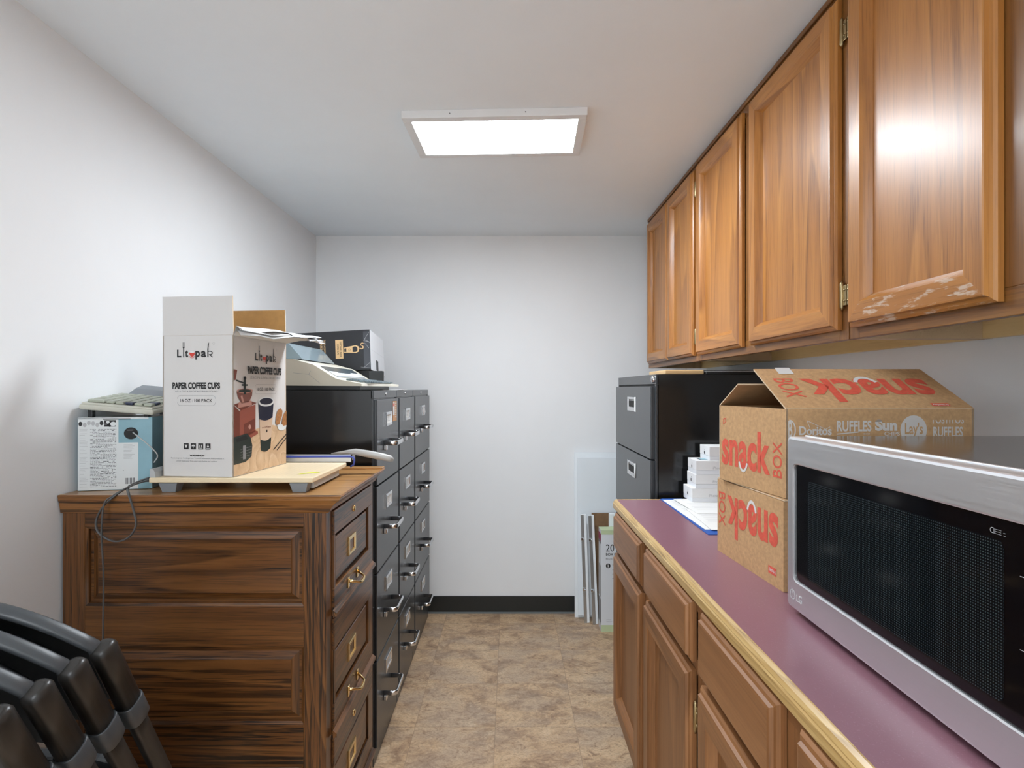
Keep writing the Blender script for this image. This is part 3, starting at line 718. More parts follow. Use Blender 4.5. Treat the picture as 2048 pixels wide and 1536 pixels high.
def pill(fc, a0, b0, a1, b1, t_, col='grey'):
    r = (b1-b0)*.32; q = .0006
    fc.rect(a0+r, b0, a1-r, b0+q, col); fc.rect(a0+r, b1-q, a1-r, b1, col)
    fc.arc(a0+r, b0+r, r, r, q, 90, 180, col, 6); fc.arc(a1-r, b0+r, r, r, q, 0, 90, col, 6); fc.arc(a0+r, b1-r, r, r, q, 180, 270, col, 6); fc.arc(a1-r, b1-r, r, r, q, 270, 360, col, 6)
    w = a1-a0; h = b1-b0
    fc.text('16 OZ', a0+w*.08, b0+h*.34, a0+w*.35, b0+h*.66, 'black', .008); fc.text('/', a0+w*.39, b0+h*.34, a0+w*.42, b0+h*.66, 'lgrey'); fc.text('100 PACK', a0+w*.45, b0+h*.34, a0+w*.92, b0+h*.66, 'black', .008)
logo(fc, W_, .21*W_, .72*W_, .048*HH, .172*HH)
fc.text('PAPER COFFEE CUPS', .14*W_, .332*HH, .815*W_, .380*HH, 'black', .05); fc.text('LID & CUP & SLEEVE & STIRRER COMBO', .18*W_, .390*HH, .78*W_, .402*HH, 'grey')
pill(fc, .21*W_, .425*HH, .75*W_, .498*HH, '')
for k in range(4):
    a = (.30+.103*k)*W_; b_ = .765*HH; s_ = .072*W_
    fc.rect(a, b_, a+s_, b_+s_*1.1, 'black'); fc.up()
    if k == 0: fc.poly([(a+s_*.2, b_+s_*.25), (a+s_*.8, b_+s_*.25), (a+s_*.6, b_+s_*.8), (a+s_*.4, b_+s_*.8)], 'cup')
    elif k == 1: fc.ell(a+s_*.5, b_+s_*.55, s_*.36, s_*.32, 'cup', 10, 0, 180); fc.rect(a+s_*.47, b_+s_*.5, a+s_*.53, b_+s_*.9, 'cup')
    elif k == 2:
        for j in (.25, .6): fc.rect(a+s_*j, b_+s_*.25, a+s_*(j+.15), b_+s_*.75, 'cup')
        fc.rect(a+s_*.15, b_+s_*.82, a+s_*.85, b_+s_*.9, 'cup')
    else: fc.poly([(a+s_*.5, b_+s_*.75), (a+s_*.25, b_+s_*.45), (a+s_*.75, b_+s_*.45)], 'cup'); fc.rect(a+s_*.42, b_+s_*.15, a+s_*.58, b_+s_*.5, 'cup'); fc.rect(a+s_*.15, b_+s_*.82, a+s_*.85, b_+s_*.9, 'cup')
    fc.l -= .00012
fc.text('WARNING!!!', .385*W_, .844*HH, .595*W_, .858*HH, 'black', .04)
fc.text('Plastic bags can be dangerous. To avoid suffocation, keep products in', .12*W_, .866*HH, .87*W_, .878*HH, 'grey'); fc.text('plastic bags away from your pets, babies and children.', .20*W_, .886*HH, .78*W_, .898*HH, 'grey')
# printing, aisle face
fc = Face(mb, P1+up*HH, uy, -up); W2 = D_
def pp(l): return [(a*W2, b_*HH) for a, b_ in l]
fc.poly(pp([(0.002, .997), (.998, .997), (.998, .72), (.72, .665), (.4, .68), (.002, .735)]), 'ptable'); fc.up()
fc.poly(pp([(.002, .72), (.36, .69), (.42, .70), (.42, .72), (.20, .76), (.002, .76)]), 'mahogl')
fc.poly(pp([(.002, .495), (.10, .54), (.10, .76), (.002, .74)]), 'mahog'); fc.poly(pp([(.10, .535), (.375, .495), (.375, .70), (.10, .75)]), 'mahogl')
fc.poly(pp([(.002, .49), (.22, .46), (.40, .485), (.12, .535)]), 'mahog'); fc.up()
fc.poly(pp([(.17, .635), (.365, .60), (.365, .68), (.17, .72)]), 'mahog'); fc.up().ell(.27*W2, .66*HH, .006, .006, 'copperl')
fc.poly(pp([(.045, .40), (.32, .385), (.31, .43), (.26, .475), (.13, .485), (.07, .44)]), 'copper'); fc.poly(pp([(.08, .475), (.30, .465), (.31, .50), (.07, .515)]), 'copperl'); fc.up()
fc.ell(.185*W2, .393*HH, .138*W2, .018*HH, 'copperl'); fc.up().ell(.185*W2, .394*HH, .115*W2, .012*HH, 'pgreen'); fc.poly(pp([(.11, .43), (.14, .425), (.17, .475), (.14, .48)]), 'copperl')
fc.up(); fc.rect(.165*W2, .30*HH, .20*W2, .42*HH, 'pgreen'); fc.ell(.185*W2, .30*HH, .022*W2, .012*HH, 'black'); fc.rect(.13*W2, .345*HH, .23*W2, .357*HH, 'pgreen')
fc.line((.04*W2, .318*HH), (.18*W2, .338*HH), .004, 'pgreen'); fc.poly(pp([(.003, .24), (.055, .245), (.045, .275), (.03, .315), (.003, .318)]), 'mahog')
fc.poly(pp([(.002, .72), (.22, .705), (.285, .74), (.315, .80), (.30, .88), (.20, .91), (.002, .915)]), 'pgreen'); fc.up().poly(pp([(.03, .735), (.2, .715), (.24, .745), (.05, .76)]), 'black'); fc.rect(.15*W2, .79*HH, .20*W2, .89*HH, 'grey')
for k in range(4): fc.line((.11*W2, (.815+.02*k)*HH), (.30*W2, (.805+.02*k)*HH), .0008, 'grey')
# cup
def cx(v, side): 
    l0, l1, r0, r1 = .425, .475, .725, .655
    k = (v-.475)/(.865-.475); return (l0+(l1-l0)*k) if side < 0 else (r0+(r1-r0)*k)
def band(v0, v1, m):
    bot = [((cx(v1, -1)+(cx(v1, 1)-cx(v1, -1))*k/8), v1+.018*math.sin(math.pi*k/8)-.006*k/8) for k in range(9)]
    top = [((cx(v0, -1)+(cx(v0, 1)-cx(v0, -1))*k/8), v0+.018*math.sin(math.pi*k/8)-.006*k/8) for k in range(9)]
    fc.poly(pp(bot+top[::-1]), m)
band(.475, .610, 'navy'); band(.610, .765, 'ptan'); band(.765, .850, 'pgreen'); fc.up()
fc.ell(.575*W2, .478*HH, .155*W2, .038*HH, 'cwhite'); fc.up().ell(.575*W2, .475*HH, .128*W2, .026*HH, 'navy')
fc.text('coffee', .49*W2, .668*HH, .665*W2, .683*HH, 'copper'); fc.ell(.585*W2, .707*HH, .003, .004, 'black')
fc.ell(.90*W2, .685*HH, .195*W2*.5, .035*HH, 'cwhite', 20, 180, 360); fc.rect(.803*W2, .67*HH, .997*W2, .686*HH, 'cwhite'); fc.up()
fc.poly(pp([(.77, .60), (.80, .555), (.86, .535), (.91, .56), (.90, .60), (.84, .665), (.79, .67), (.76, .655)]), 'pastry'); fc.up().poly(pp([(.92, .60), (.96, .57), (.997, .56), (.997, .68), (.93, .685), (.89, .665)]), 'pastry')
fc.line((.72*W2, .862*HH), (.995*W2, .755*HH), .0032, 'black'); fc.line((.79*W2, .872*HH), (.995*W2, .785*HH), .0032, 'black')
logo(fc, W2, .37*W2, .77*W2, .052*HH, .185*HH)
fc.text('PAPER COFFEE CUPS', .23*W2, .21*HH, .885*W2, .268*HH, 'black', .05); fc.text('LID & CUP & SLEEVE & STIRRER COMBO', .27*W2, .285*HH, .86*W2, .303*HH, 'grey'); pill(fc, .36*W2, .345*HH, .775*W2, .418*HH, '')
mb.build('box_body', t)
def flap(a, b, dirv, L, th, name, m1, m2, taper=.003):
    global mb; mb = MB(); d = V(dirv).normalized(); e1 = (b-a).normalized()
    wall2(a, b, b+d*L-e1*taper, a+d*L+e1*taper, m1, m2, th); return mb.build(name, t)
T0 = up*(HH+.0004)
flap(P0+T0, P1+T0, up-ux*.02, .100, uy*e, 'flap', 'cup', 'kraft', .001)
flap(P3+T0-uy*.003, P2+T0-uy*.003, up+ux*.01, .100, uy*e, 'flap', 'kraft', 'cup')
# torn side flap folded out over the aisle, layered and ragged
mb = MB()
for k, (dz, L) in enumerate(((.0, .125), (.006, .118), (.011, .105))):
    rows = []
    for i in range(9):
        s_ = i/8; base = P1+T0+uy*(D_*s_)+ux*.001
        rag = (.012*math.sin(i*2.3+k)+.008*math.sin(i*5.1+k*2))
        Lk = L*(.15+.85*min(1, s_*2.2))+rag*.4
        rows.append([base+up*(dz*.3), base+ux*(Lk*.35)+up*(.012+dz-.004*s_), base+ux*(Lk*.7)+up*(.009+dz+rag*.15), base+ux*Lk+up*(.000+dz+rag*.3)])
    mb.grid(rows, 'white', smooth=True)
    mb.grid([[p-up*.0012 for p in r] for r in rows], 'white', smooth=True, flip=True)
mb.build('torn_flap', t)['label'] = 'torn white flap folded outward'
flap(P0+T0+ux*.0032, P3+T0+ux*.0032, -up*.9+ux*.5, .07, ux*e*.8, 'flap', 'kraft', 'cup', .004)

# ------------------------------------------------------------------ pale blue carton, calculator, dark tray, cord
t = thing('printed_carton', 'pale blue and white printed carton with a round hole, against the left wall', 'carton', (-1.02, 1.5, ZW+.0006))
A0 = V((-1.108, 1.414, ZW+.001)); B0 = V((-.942, 1.452, ZW+.001)); ux = (B0-A0).normalized(); uy = V((-ux.y, ux.x, 0)); w = (B0-A0).length; hh = .188
mb = MB(); D2 = .15
C_ = [A0, B0, B0+uy*D2, V((A0.x+.0, (A0+uy*D2).y, A0.z))]
mb.face(C_[::-1], 'cblue'); mb.face([p+up*hh for p in C_], 'cwhite')
for i in range(4): mb.face([C_[i], C_[(i+1) % 4], C_[(i+1) % 4]+up*hh, C_[i]+up*hh], 'cblue')
fc = Face(mb, A0+up*hh, ux, -up)
fc.rect(0.0005, 0.0005, .092, hh-.001, 'cwhite'); fc.rect(.0915, .066, .138, hh-.001, 'cwhite'); fc.rect(0, 0, w*.95, .004, 'cwhite'); fc.up()
random.seed(3)
for k in range(42):
    b_ = .030+k*.0036; a = .028
    while a < .086:
        L = random.uniform(.002, .007)
        if random.random() < .85: fc.rect(a, b_, min(a+L, .087), b_+.0014, 'grey' if random.random() < .8 else 'black')
        a += L+.0012
    if k % 1 == 0 and random.random() < .8: fc.rect(.004, b_, .004+random.uniform(.008, .020), b_+.0008, 'lgrey')
for k in range(11): fc.rect(.104, .071+k*.0036, .104+random.uniform(.015, .028), .072+k*.0036, 'lgrey')
for k, a in enumerate((0, .002, .0045, .008, .0105, .012, .0145, .018, .0195)): fc.rect(.108+a, hh-.030, .1085+a+(.0018 if k % 3 else .0008), hh-.014, 'grey')
for k in range(9): fc.ell(.006+.0095*k, .016+.003*math.sin(k*2), .0045, .006, 'black' if k in (0, 5, 7, 8) else 'lgrey', 9)
fc.rect(.060, .007, .086, .024, 'black'); fc.up().ell(.080, .017, .007, .006, 'cwhite', 9); fc.ell(.068, .012, .004, .004, 'cwhite', 7); fc.rect(.056, .003, .120, .0055, 'black'); fc.ell(.1035, .078+.06, .001, .001, 'black', 6)
fc.l = .0005; fc.ell(.121, .042, .0165, .0155, 'metalgap', 28); fc.up().rect(.112, .033, .126, .0345, 'grey')
mb.build('carton_body', t)

t = thing('desk_calculator', 'putty-coloured desk calculator lying on the pale blue carton', 'calculator', (-1.02, 1.56, 1.225))
mb = MB(); ca = V((-1.112, 1.420, 1.246)); cb = V((-.935, 1.432, 1.2305)); dvec = V((.02, .245, .024))
cu_ = (cb-ca).normalized(); cn = cu_.cross(dvec).normalized(); cd = cn.cross(cu_).normalized(); Wc, Dc = .185, .250
RM = Matrix((cu_.to_4d(), cd.to_4d(), cn.to_4d(), V((0, 0, 0, 1)))).transposed(); RM[3][0:3] = (0, 0, 0); RM = Matrix.Translation(ca) @ RM
for r_ in range(3): RM[3][r_] = 0
RM[3][3] = 1
mb.box((0, 0, 0), (Wc, Dc, .014), 'calc', .005, 3, mat=RM); mb.box((.004, .004, .012), (Wc-.004, Dc-.004, .019), 'calc', .003, 2, mat=RM); mb.build('case', t)
for j in range(6):
    for i in range(7):
        k = MB(); x = .012+i*.0235; y = .014+j*.024; mk = 'key'
        if (j, i) in ((0, 4), (1, 6)): mk = 'keyb'
        ww = .020
        if j == 0 and i == 0: ww = .043
        if j == 0 and i == 1: continue
        k.box((x, y, .0192), (x+ww, y+.020, .0262), mk, .0025, 2, mat=RM); k.build('key', t)
mb = MB(); mb.prism([RM @ V(p) for p in ((.02, .165, .0192), (.02, .240, .0192), (.02, .240, .040), (.02, .205, .034))], RM.to_3x3() @ V((.155, 0, 0)), 'greyp'); mb.build('display', t)
for fx, fy in ((.02, .02), (.16, .02), (.16, .22)):
    mb = MB(); q = RM @ V((fx, fy, 0)); top_z = ZW+.001+hh
    if q.z-.0003-top_z > .001: mb.box((q.x-.006, q.y-.006, top_z+.0004), (q.x+.006, q.y+.006, q.z-.0002), 'plastic', .001); mb.build('foot', t)

mb = MB()
mb.box((-1.10, 1.73, ZW+.0055), (-.86, 1.83, ZW+.045), 'beige', .003); mb.box((-1.10, 1.73, ZW+.046), (-.86, 1.83, ZW+.215), 'plastic', .002)
mb.box((-1.10, 1.722, ZW+.128), (-.88, 1.7295, ZW+.132), 'white')
tag(mb.build('letter_tray'), 'dark desk tray almost hidden between the blue carton and cup carton', 'tray')

mb = MB()
def spline(pts, n=8):
    pts = [V(p) for p in pts]; out = []
    P = [pts[0]*2-pts[1]]+pts+[pts[-1]*2-pts[-2]]
    for i in range(1, len(P)-2):
        for k in range(n):
            s_ = k/n; a, b, c, d = P[i-1:i+3]
            out.append(.5*((2*b)+(c-a)*s_+(2*a-5*b+4*c-d)*s_*s_+(3*b-a-3*c+d)*s_**3))
    out.append(pts[-1]); return out
yb_ = Y0-.022
cordp = [at(350, 960, 1.47), at(322, 952, 1.44), at(290, 962, 1.42), at(262, 972, 1.395), at(232, 990, 1.362), at(205, 1015, yb_), at(192, 1045, yb_), at(200, 1068, yb_), at(230, 1083, yb_), at(258, 1074, yb_), at(272, 1050, yb_), at(267, 1020, yb_), at(258, 990, 1.352), at(256, 976, 1.39), at(270, 966, 1.41), at(300, 955, 1.43), at(345, 945, 1.47)]
mb.sweep(spline(cordp), oval(.0034, .0022, 8), 'cord', (0, 1, 0))
mb.sweep(spline([at(330, 965, 1.46), at(290, 963, 1.415), at(255, 975, 1.385), at(225, 992, 1.36), at(208, 1010, yb_-.006), at(203, 1070, yb_-.004), at(207, 1150, yb_), at(206, 1300, yb_), V((-1.0, yb_, .3)), V((-1.0, yb_, .006)), V((-1.05, yb_-.02, .004))]), oval(.0024, .0018, 8), 'cord', (0, 1, 0))
tag(mb.build('power_cord'), 'grey power cord looped over the edge of the oak file cabinet', 'cord')
mb = MB(); mb.sweep(spline([at(266, 865, 1.430), at(275, 872, 1.415), at(295, 888, 1.42), at(312, 905, 1.43), at(315, 914, 1.435), at(308, 925, 1.44)]), oval(.0016, .0016, 8), 'lgreyp', (0, 1, 0))
tag(mb.build('thin_cable'), 'thin cable coming out of the blue carton hole', 'cable')

# ------------------------------------------------------------------ typewriter and black carton on the file cabinets
ZM = 1.2935
t = thing('electronic_typewriter', 'beige electronic typewriter on top of the black file cabinets', 'typewriter', (-.77, 2.18, ZM))
y0, y1 = 1.932, 2.425
prof = [(-.490, 1.3085), (-.490, 1.317), (-.600, 1.332), (-.612, 1.336), (-.690, 1.384), (-.760, 1.403), (-.985, 1.408), (-1.02, 1.395), (-1.02, 1.312)]
mb = MB(); n = len(prof); wl = (y1-y0)
mb.face([V((x-.03 if x > -.6 else x, y0, z)) for x, z in prof], 'beige'); mb.face([V((x+.0, y1, z)) for x, z in prof][::-1], 'beige')
for i in range(n):
    (xa, za), (xb, zb_) = prof[i], prof[(i+1) % n]
    f0 = lambda x: x-.03 if x > -.6 else x
    mb.face([V((f0(xa), y0, za)), V((xa, y1, za)), V((xb, y1, zb_)), V((f0(xb), y0, zb_))], 'ivory')
fc = Face(mb, (-.76, y0, 1.41), (1, 0, 0), (0, 0, -1), .0008)
for p, q in (((.0, .055), (.055, .060)), ((.055, .060), (.062, .048)), ((.055, .060), (.095, .092))): fc.line(p, q, .0008, 'greyp')
mb.build('case', t)
mb = MB(); mb.box((-1.0, y0+.01, ZM+.0003), (-.53, y1-.01, 1.312), 'plastic', .002); mb.build('base', t)
# sloping display panel
S0, S1 = V((-.684, y0+.05, 1.3805)), V((-.618, y0+.05, 1.3397)); su = (S1-S0).normalized(); sl = (S1-S0).length
mb = MB(); fc = Face(mb, S0+V((0, y1-y0-.10, 0)), su, (0, -1, 0), -.0015)
if fc.n.z < 0: fc.n = -fc.n
fc.l = .0012; fw = y1-y0-.10
fc.rect(0, 0, sl, fw, 'lcd'); fc.up(); fc.rect(sl*.45, 0, sl*.98, fw*.3, 'cwhite'); fc.rect(sl*.55, fw*.3, sl*.98, fw*.75, 'cwhite'); fc.rect(sl*.45, fw*.75, sl*.98, fw, 'cwhite'); fc.up(); fc.rect(sl*.86, 0, sl*.94, fw, 'greyp')
mb.build('display_panel', t)
random.seed(5)
for j in range(4):
    xk = -.588+j*.021; zk = 1.332-(.110-(-.490-xk)-.0)*0
    zk = 1.317+( -.490-xk)/.110*.015
    k = MB(); ny = 15
    for i in range(ny):
        yy = y0+.045+i*.0265+j*.006
        if yy+.022 > y1-.015: break
        kk = MB(); kk.box((xk, yy, zk-.001), (xk+.0175, yy+.022, zk+.006), 'keyd' if not (j == 3 and 3 < i < 10) else 'keyd', .002); kk.build('key', t)
mb = MB()
p = [V((-.90, y0+.05, 1.410)), V((-.755, y0+.05, 1.4065)), V((-.80, y0+.05, 1.464)), V((-.90, y0+.05, 1.468))]
mb.prism([V((-.748, y0+.06, 1.405)), V((-.752, y0+.06, 1.405)), V((-.803, y0+.06, 1.462)), V((-.799, y0+.06, 1.462))], (0, .36, 0), 'clear')
mb.prism([V((-.803, y0+.06, 1.462)), V((-.803, y0+.06, 1.465)), V((-.95, y0+.06, 1.465)), V((-.95, y0+.06, 1.462))], (0, .36, 0), 'clear')
mb.prism([V((-.752, y0+.058, 1.4075)), V((-.803, y0+.058, 1.4635)), V((-.95, y0+.058, 1.4635)), V((-.95, y0+.058, 1.409))], (0, .003, 0), 'clear')
mb.build('cover', t)['label'] = 'smoke-tinted clear lid'
mb = MB(); rows = [[V((-.56+.14*i, 2.15+.12*j, ZM+.0005+.0*i+.004*math.sin(i*1.3+j))) for i in range(2)] for j in range(3)]
mb = MB(); mb.box((-.535, 2.30, ZM+.0004), (-.455, 2.44, ZM+.0022), 'paper'); tag(mb.build('paper_sheet'), 'loose white sheet poking out at the front of the typewriter', 'paper')

# black cup carton: tilted back on a low black case
Zt = 1.3845; RT = Matrix.Translation(V((-.620, 2.462, Zt))) @ Matrix.Rotation(math.radians(-3.6), 4, 'Y') @ Matrix.Rotation(math.radians(-5.6), 4, 'X')
RT = Matrix.Translation(V((-.620, 2.462, Zt))) @ Matrix.Rotation(math.radians(-5.0), 4, 'X') @ Matrix.Rotation(math.radians(-3.4), 4, 'Y') @ Matrix.Rotation(math.radians(1.0), 4, 'Z')
t = thing('cup_carton', 'black carton printed with a tan coffee cup, white end toward the aisle', 'carton', (-.80, 2.6, 1.36))
mb = MB(); L, Dp, Hh = .44, .290, .182
mb.box((-L, 0, 0), (0, Dp, Hh), 'cartonblk', .0015, mat=RT, mf=lambda f: 'bwhite' if f.normal.x > .9 else 'cartonblk')
R3 = RT.to_3x3(); fc = Face(mb, RT @ V((-L, 0, Hh)), R3 @ V((1, 0, 0)), R3 @ V((0, 0, -1)))
a = L-.155
fc.rect(a, .040, a+.034, .125, 'gold'); fc.up(); fc.text('DISPOSABLE PAPER', a+.019, .048, a+.027, .118, 'black', .01, rot=-90); fc.text('COFFEE CUPS', a+.007, .058, a+.015, .106, 'black', .01, rot=-90)
fc.rect(a-.068, .030, a-.067, .125, 'gold'); fc.text('THIS IS A COFFEE BREAK', a-.052, .036, a-.044, .125, 'gold', .01, rot=-90); fc.text('PREMIUM PAPER COFFEE', a-.065, .040, a-.057, .125, 'gold', .01, rot=-90)
q = a+.036
fc.poly([(q, .077), (q+.055, .068), (q+.066, .074), (q+.070, .085), (q+.066, .098), (q+.055, .103), (q, .099)], 'gold'); fc.up()
fc.poly([(q+.003, .081), (q+.012, .080), (q+.012, .096), (q+.003, .096)], 'cartonblk'); fc.poly([(q+.040, .076), (q+.052, .073), (q+.060, .078), (q+.062, .086), (q+.060, .096), (q+.052, .099), (q+.040, .098)], 'cartonblk'); fc.arc(q+.026, .088, .0042, .0055, .0012, 0, 360, 'cartonblk', 12)
fc.arc(q+.084, .066, .008, .008, .003, 30, 270, 'gold', 10); fc.arc(q+.080, .079, .010, .009, .0045, -160, 60, 'gold', 10)
fc.l = .0006; fc.rect(L-.030, .008, L-.001, Hh-.008, 'tape'); fc.up()
for p_, q_ in (((L-.028, .05), (L-.004, .012)), ((L-.028, .05), (L-.004, .055)), ((L-.024, .06), (L-.006, .085)), ((L-.03, .17), (L-.004, .15)), ((L-.045, .168), (L-.004, .174)), ((L-.02, .045), (L-.002, .06))): fc.line(p_, q_, .0009, 'lgrey')
ef = Face(mb, RT @ V((0, 0, Hh)), R3 @ V((0, 1, 0)), R3 @ V((0, 0, -1))); ef.rect(.105, .125, .150, .172, 'black'); ef.rect(.0, .088, Dp-.005, .0886, 'lgrey')
mb.build('box_body', t)
mb = MB()
base = [(-.455, .012), (-.012, .012), (-.012, .270), (-.455, .270)]
pts = [RT @ V((max(x, -.43), y, -.0008)) for x, y in base]
lo_ = [V((p_.x, p_.y, ZM+.0004)) for p_ in pts]
mb.face(lo_[::-1], 'plastic'); mb.face(pts, 'plastic')
for i in range(4): j = (i+1) % 4; mb.face([lo_[i], lo_[j], pts[j], pts[i]], 'plastic')
tag(mb.build('black_case'), 'low black case propping up the black cup carton', 'case')
mb = MB(); mb.box((-.625, 2.432, ZM+.026), (-.560, 2.456, 1.378), 'plastic', .004); mb.box((-.66, 2.430, ZM+.0005), (-.545, 2.457, ZM+.026), 'plastic', .004)
tag(mb.build('tape_dispenser'), 'small black block between the typewriter and black carton', 'desk item')

# ------------------------------------------------------------------ counter: folder, papers, phone boxes, snack boxes, microwave
ZB = .9142
mb = MB(); mb.box((.522, 1.452, ZB), (.83, 1.9, ZB+.0015), 'bluefolder', mat=None); mb.prism([V((.515, 1.905, ZB)), V((.60, 1.905, ZB)), V((.60, 1.925, ZB)), V((.53, 1.925, ZB))], (0, 0, .0015), 'bluefolder')
tag(mb.build('blue_folder'), 'blue folder under the white papers on the counter', 'folder')
def sheet(label, c, rz, w, h, z, m='paper', g='white papers on the blue folder', name='paper_sheet', th=.0009):
    t = thing(name, label, 'paper', (c[0], c[1], z), math.radians(rz), g)
    mb = MB(); mb.box((-w/2, -h/2, 0), (w/2, h/2, th), m)
    f = Face(mb, (-w/2, h/2, th), (1, 0, 0), (0, -1, 0), .0003)
    if m == 'paper':
        for k in range(7): f.rect(.02, .03+k*.022, w*.7, .032+k*.022, 'lgrey')
    mb.build('sheet', t, world=False)
sheet('lowest white sheet on the blue folder', (.662, 1.702, 0), .8, .268, .40, ZB+.0017)
sheet('cream envelope in the papers beside the phone boxes', (.700, 1.60, 0), 8, .22, .28, ZB+.0029, 'paperc', name='envelope')
sheet('topmost white sheet nearest the cardboard boxes', (.665, 1.612, 0), -3, .230, .26, ZB+.0041)
sheet('white sheet under the white phone boxes', (.70, 1.79, 0), 2, .27, .22, ZB+.0053)
def phone_box(label, x, y, z, rz, i):
    t = thing('phone_box', label, 'small box', (x, y, z), math.radians(rz), 'small white phone boxes')
    w, d, h = .165, .092, .0455
    a = MB(); a.box((0, 0, 0), (w, d, h*.30), 'bwhite', .0008); a.build('box_base', t, world=False)
    a = MB(); a.box((-.0005, -.0005, h*.30+.0004), (w+.0005, d+.0005, h), 'white', .001)
    f = Face(a, (-.0005, d, h), (0, -1, 0), (0, 0, -1))
    f.ell(d*.5, h*.52, .0052, .0056, 'black', 14); f.ell(d*.5+.0022, h*.30, .0014, .0022, 'black', 8)
    f.l += .0001; f.ell(d*.5+.0055, h*.50, .0018, .0022, 'white', 8)
    f = Face(a, (0, -.0005, h), (1, 0, 0), (0, 0, -1)); f.text('iPhone', .055, h*.42, .085, h*.62, 'lgrey')
    if i == 2:
        f = Face(a, (0, d, h), (1, 0, 0), (0, -1, 0)); f.rect(.02, .022, .15, .072, 'navy'); f.up().rect(.025, .026, .145, .068, 'cblue')
    a.build('lid', t, world=False)
zz = ZB+.0068
phone_box('white phone box at the bottom of the stack', .608, 1.840, zz, 0, 0)
phone_box('white phone box second from the bottom of the stack', .620, 1.842, zz+.0460, -1, 1)
phone_box('white phone box with a picture of a phone on top', .622, 1.842, zz+.0920, -1.5, 2)
phone_box('topmost white phone box, set farther right', .668, 1.846, zz+.1380, 0, 3)

def smile(fc, a, b, ra, rb, up_=False):
    t0, t1 = (200, 340) if not up_ else (20, 160)
    fc.arc(a, b, ra, rb, ra*.30, t0, t1, 'snackwhite', 14)
def snack_logo(fc, a0, b0, a1, b1, flip=False):
    """'snack' with BOX set upright at its end; flip = printed upside down"""
    w, h = a1-a0, b1-b0
    if not flip:
        fc.text('snack', a0, b0, a0+w*.83, b1, 'snackred', .032); fc.text('BOX', a0+w*.87, b0+h*.18, a1, b1, 'snackred', .004, rot=90)
        fc.up(); smile(fc, a0+w*.395, b0+h*.72, w*.085, h*.36); fc.l -= .00012
    else:
        fc.text('snack', a0+w*.17, b0, a1, b1, 'snackred', .032, rot=180); fc.text('BOX', a0, b0, a0+w*.13, b0+h*.82, 'snackred', .004, rot=-90)
        fc.up(); smile(fc, a0+w*.605, b0+h*.28, w*.085, h*.36, True); fc.l -= .00012
def carton(name, label, c0, c1, z0, h, depth, top_open, g):
    """c0 = far-left corner, c1 = near-left corner of the aisle face; depth along +X"""
    t = thing(name, label, 'cardboard box', ((c0.x+c1.x)/2+depth/2, (c0.y+c1.y)/2, z0), 0, g)
    e1 = (c1-c0).normalized(); ex = V((-e1.y, e1.x, 0)); L = (c1-c0).length; th = .004; zz = V((0, 0, 1))
    q = [V((c0.x, c0.y, z0)), V((c1.x, c1.y, z0))]; q += [q[1]+ex*depth, q[0]+ex*depth]
    return t, e1, ex, L, q
def quad(mb, a, b, c, d, th, out, inn, edge_='cardedge'):
    mb.face([a, b, c, d], out); r_ = [p_+th for p_ in (a, b, c, d)]; mb.face(r_[::-1], inn)
    for i in range(4): j = (i+1) % 4; mb.face([(a, b, c, d)[j], (a, b, c, d)[i], r_[i], r_[j]], edge_)
zz1 = V((0, 0, 1))
# lower snack box (closed, upside-down print)
t, e1, ex, L, q = carton('snack_carton', 'closed brown snack carton, lower of the two, print upside down', V((.496, 1.318, 0)), V((.5175, 1.0435, 0)), ZB, .172, .36, False, 'brown snack cartons')
mb = MB(); h = .171
for i in range(4): j = (i+1) % 4; mb.face([q[i], q[j], q[j]+zz1*h, q[i]+zz1*h], 'card')
mb.face([q[3], q[2], q[1], q[0]], 'card')
w2 = (q[2]-q[1]).length
mb.face([q[0]+zz1*h, q[1]+zz1*h, q[2]+zz1*h, q[3]+zz1*h], 'card')
fc = Face(mb, q[0]+zz1*h, e1, -zz1)
snack_logo(fc, .008, .028, L-.018, .122, True); fc.rect(L-.052, .135, L-.024, .150, 'snackred'); fc.up().text('fritolay', L-.050, .138, L-.026, .147, 'snackwhite', .01, rot=180)
fc = Face(mb, q[1]+zz1*h, ex, -zz1)
fc.text('Doritos', .012, .030, .034, .125, 'snackgrey', .02, rot=90); fc.text('RUFFLES', .05, .03, .075, .13, 'snackgrey', .02, rot=90)
mb.build('box_body', t)
mb = MB()   # lid flaps meet in a slightly raised seam
m0 = (q[0]+q[1])/2+zz1*(h+.0012); quad(mb, q[1]+zz1*(h+.001)+ex*.002, q[1]+zz1*(h+.001)+ex*(w2-.002), m0+ex*(w2-.002)-e1*-.002, m0+ex*.002-e1*-.002, zz1*.0022, 'card', 'card'); mb.build('flap', t)
mb = MB(); quad(mb, q[0]+zz1*(h+.001)+ex*.002+e1*.0, m0+ex*.002, m0+ex*(w2-.002), q[0]+zz1*(h+.001)+ex*(w2-.002), zz1*.0022, 'card', 'card'); mb.build('flap', t)
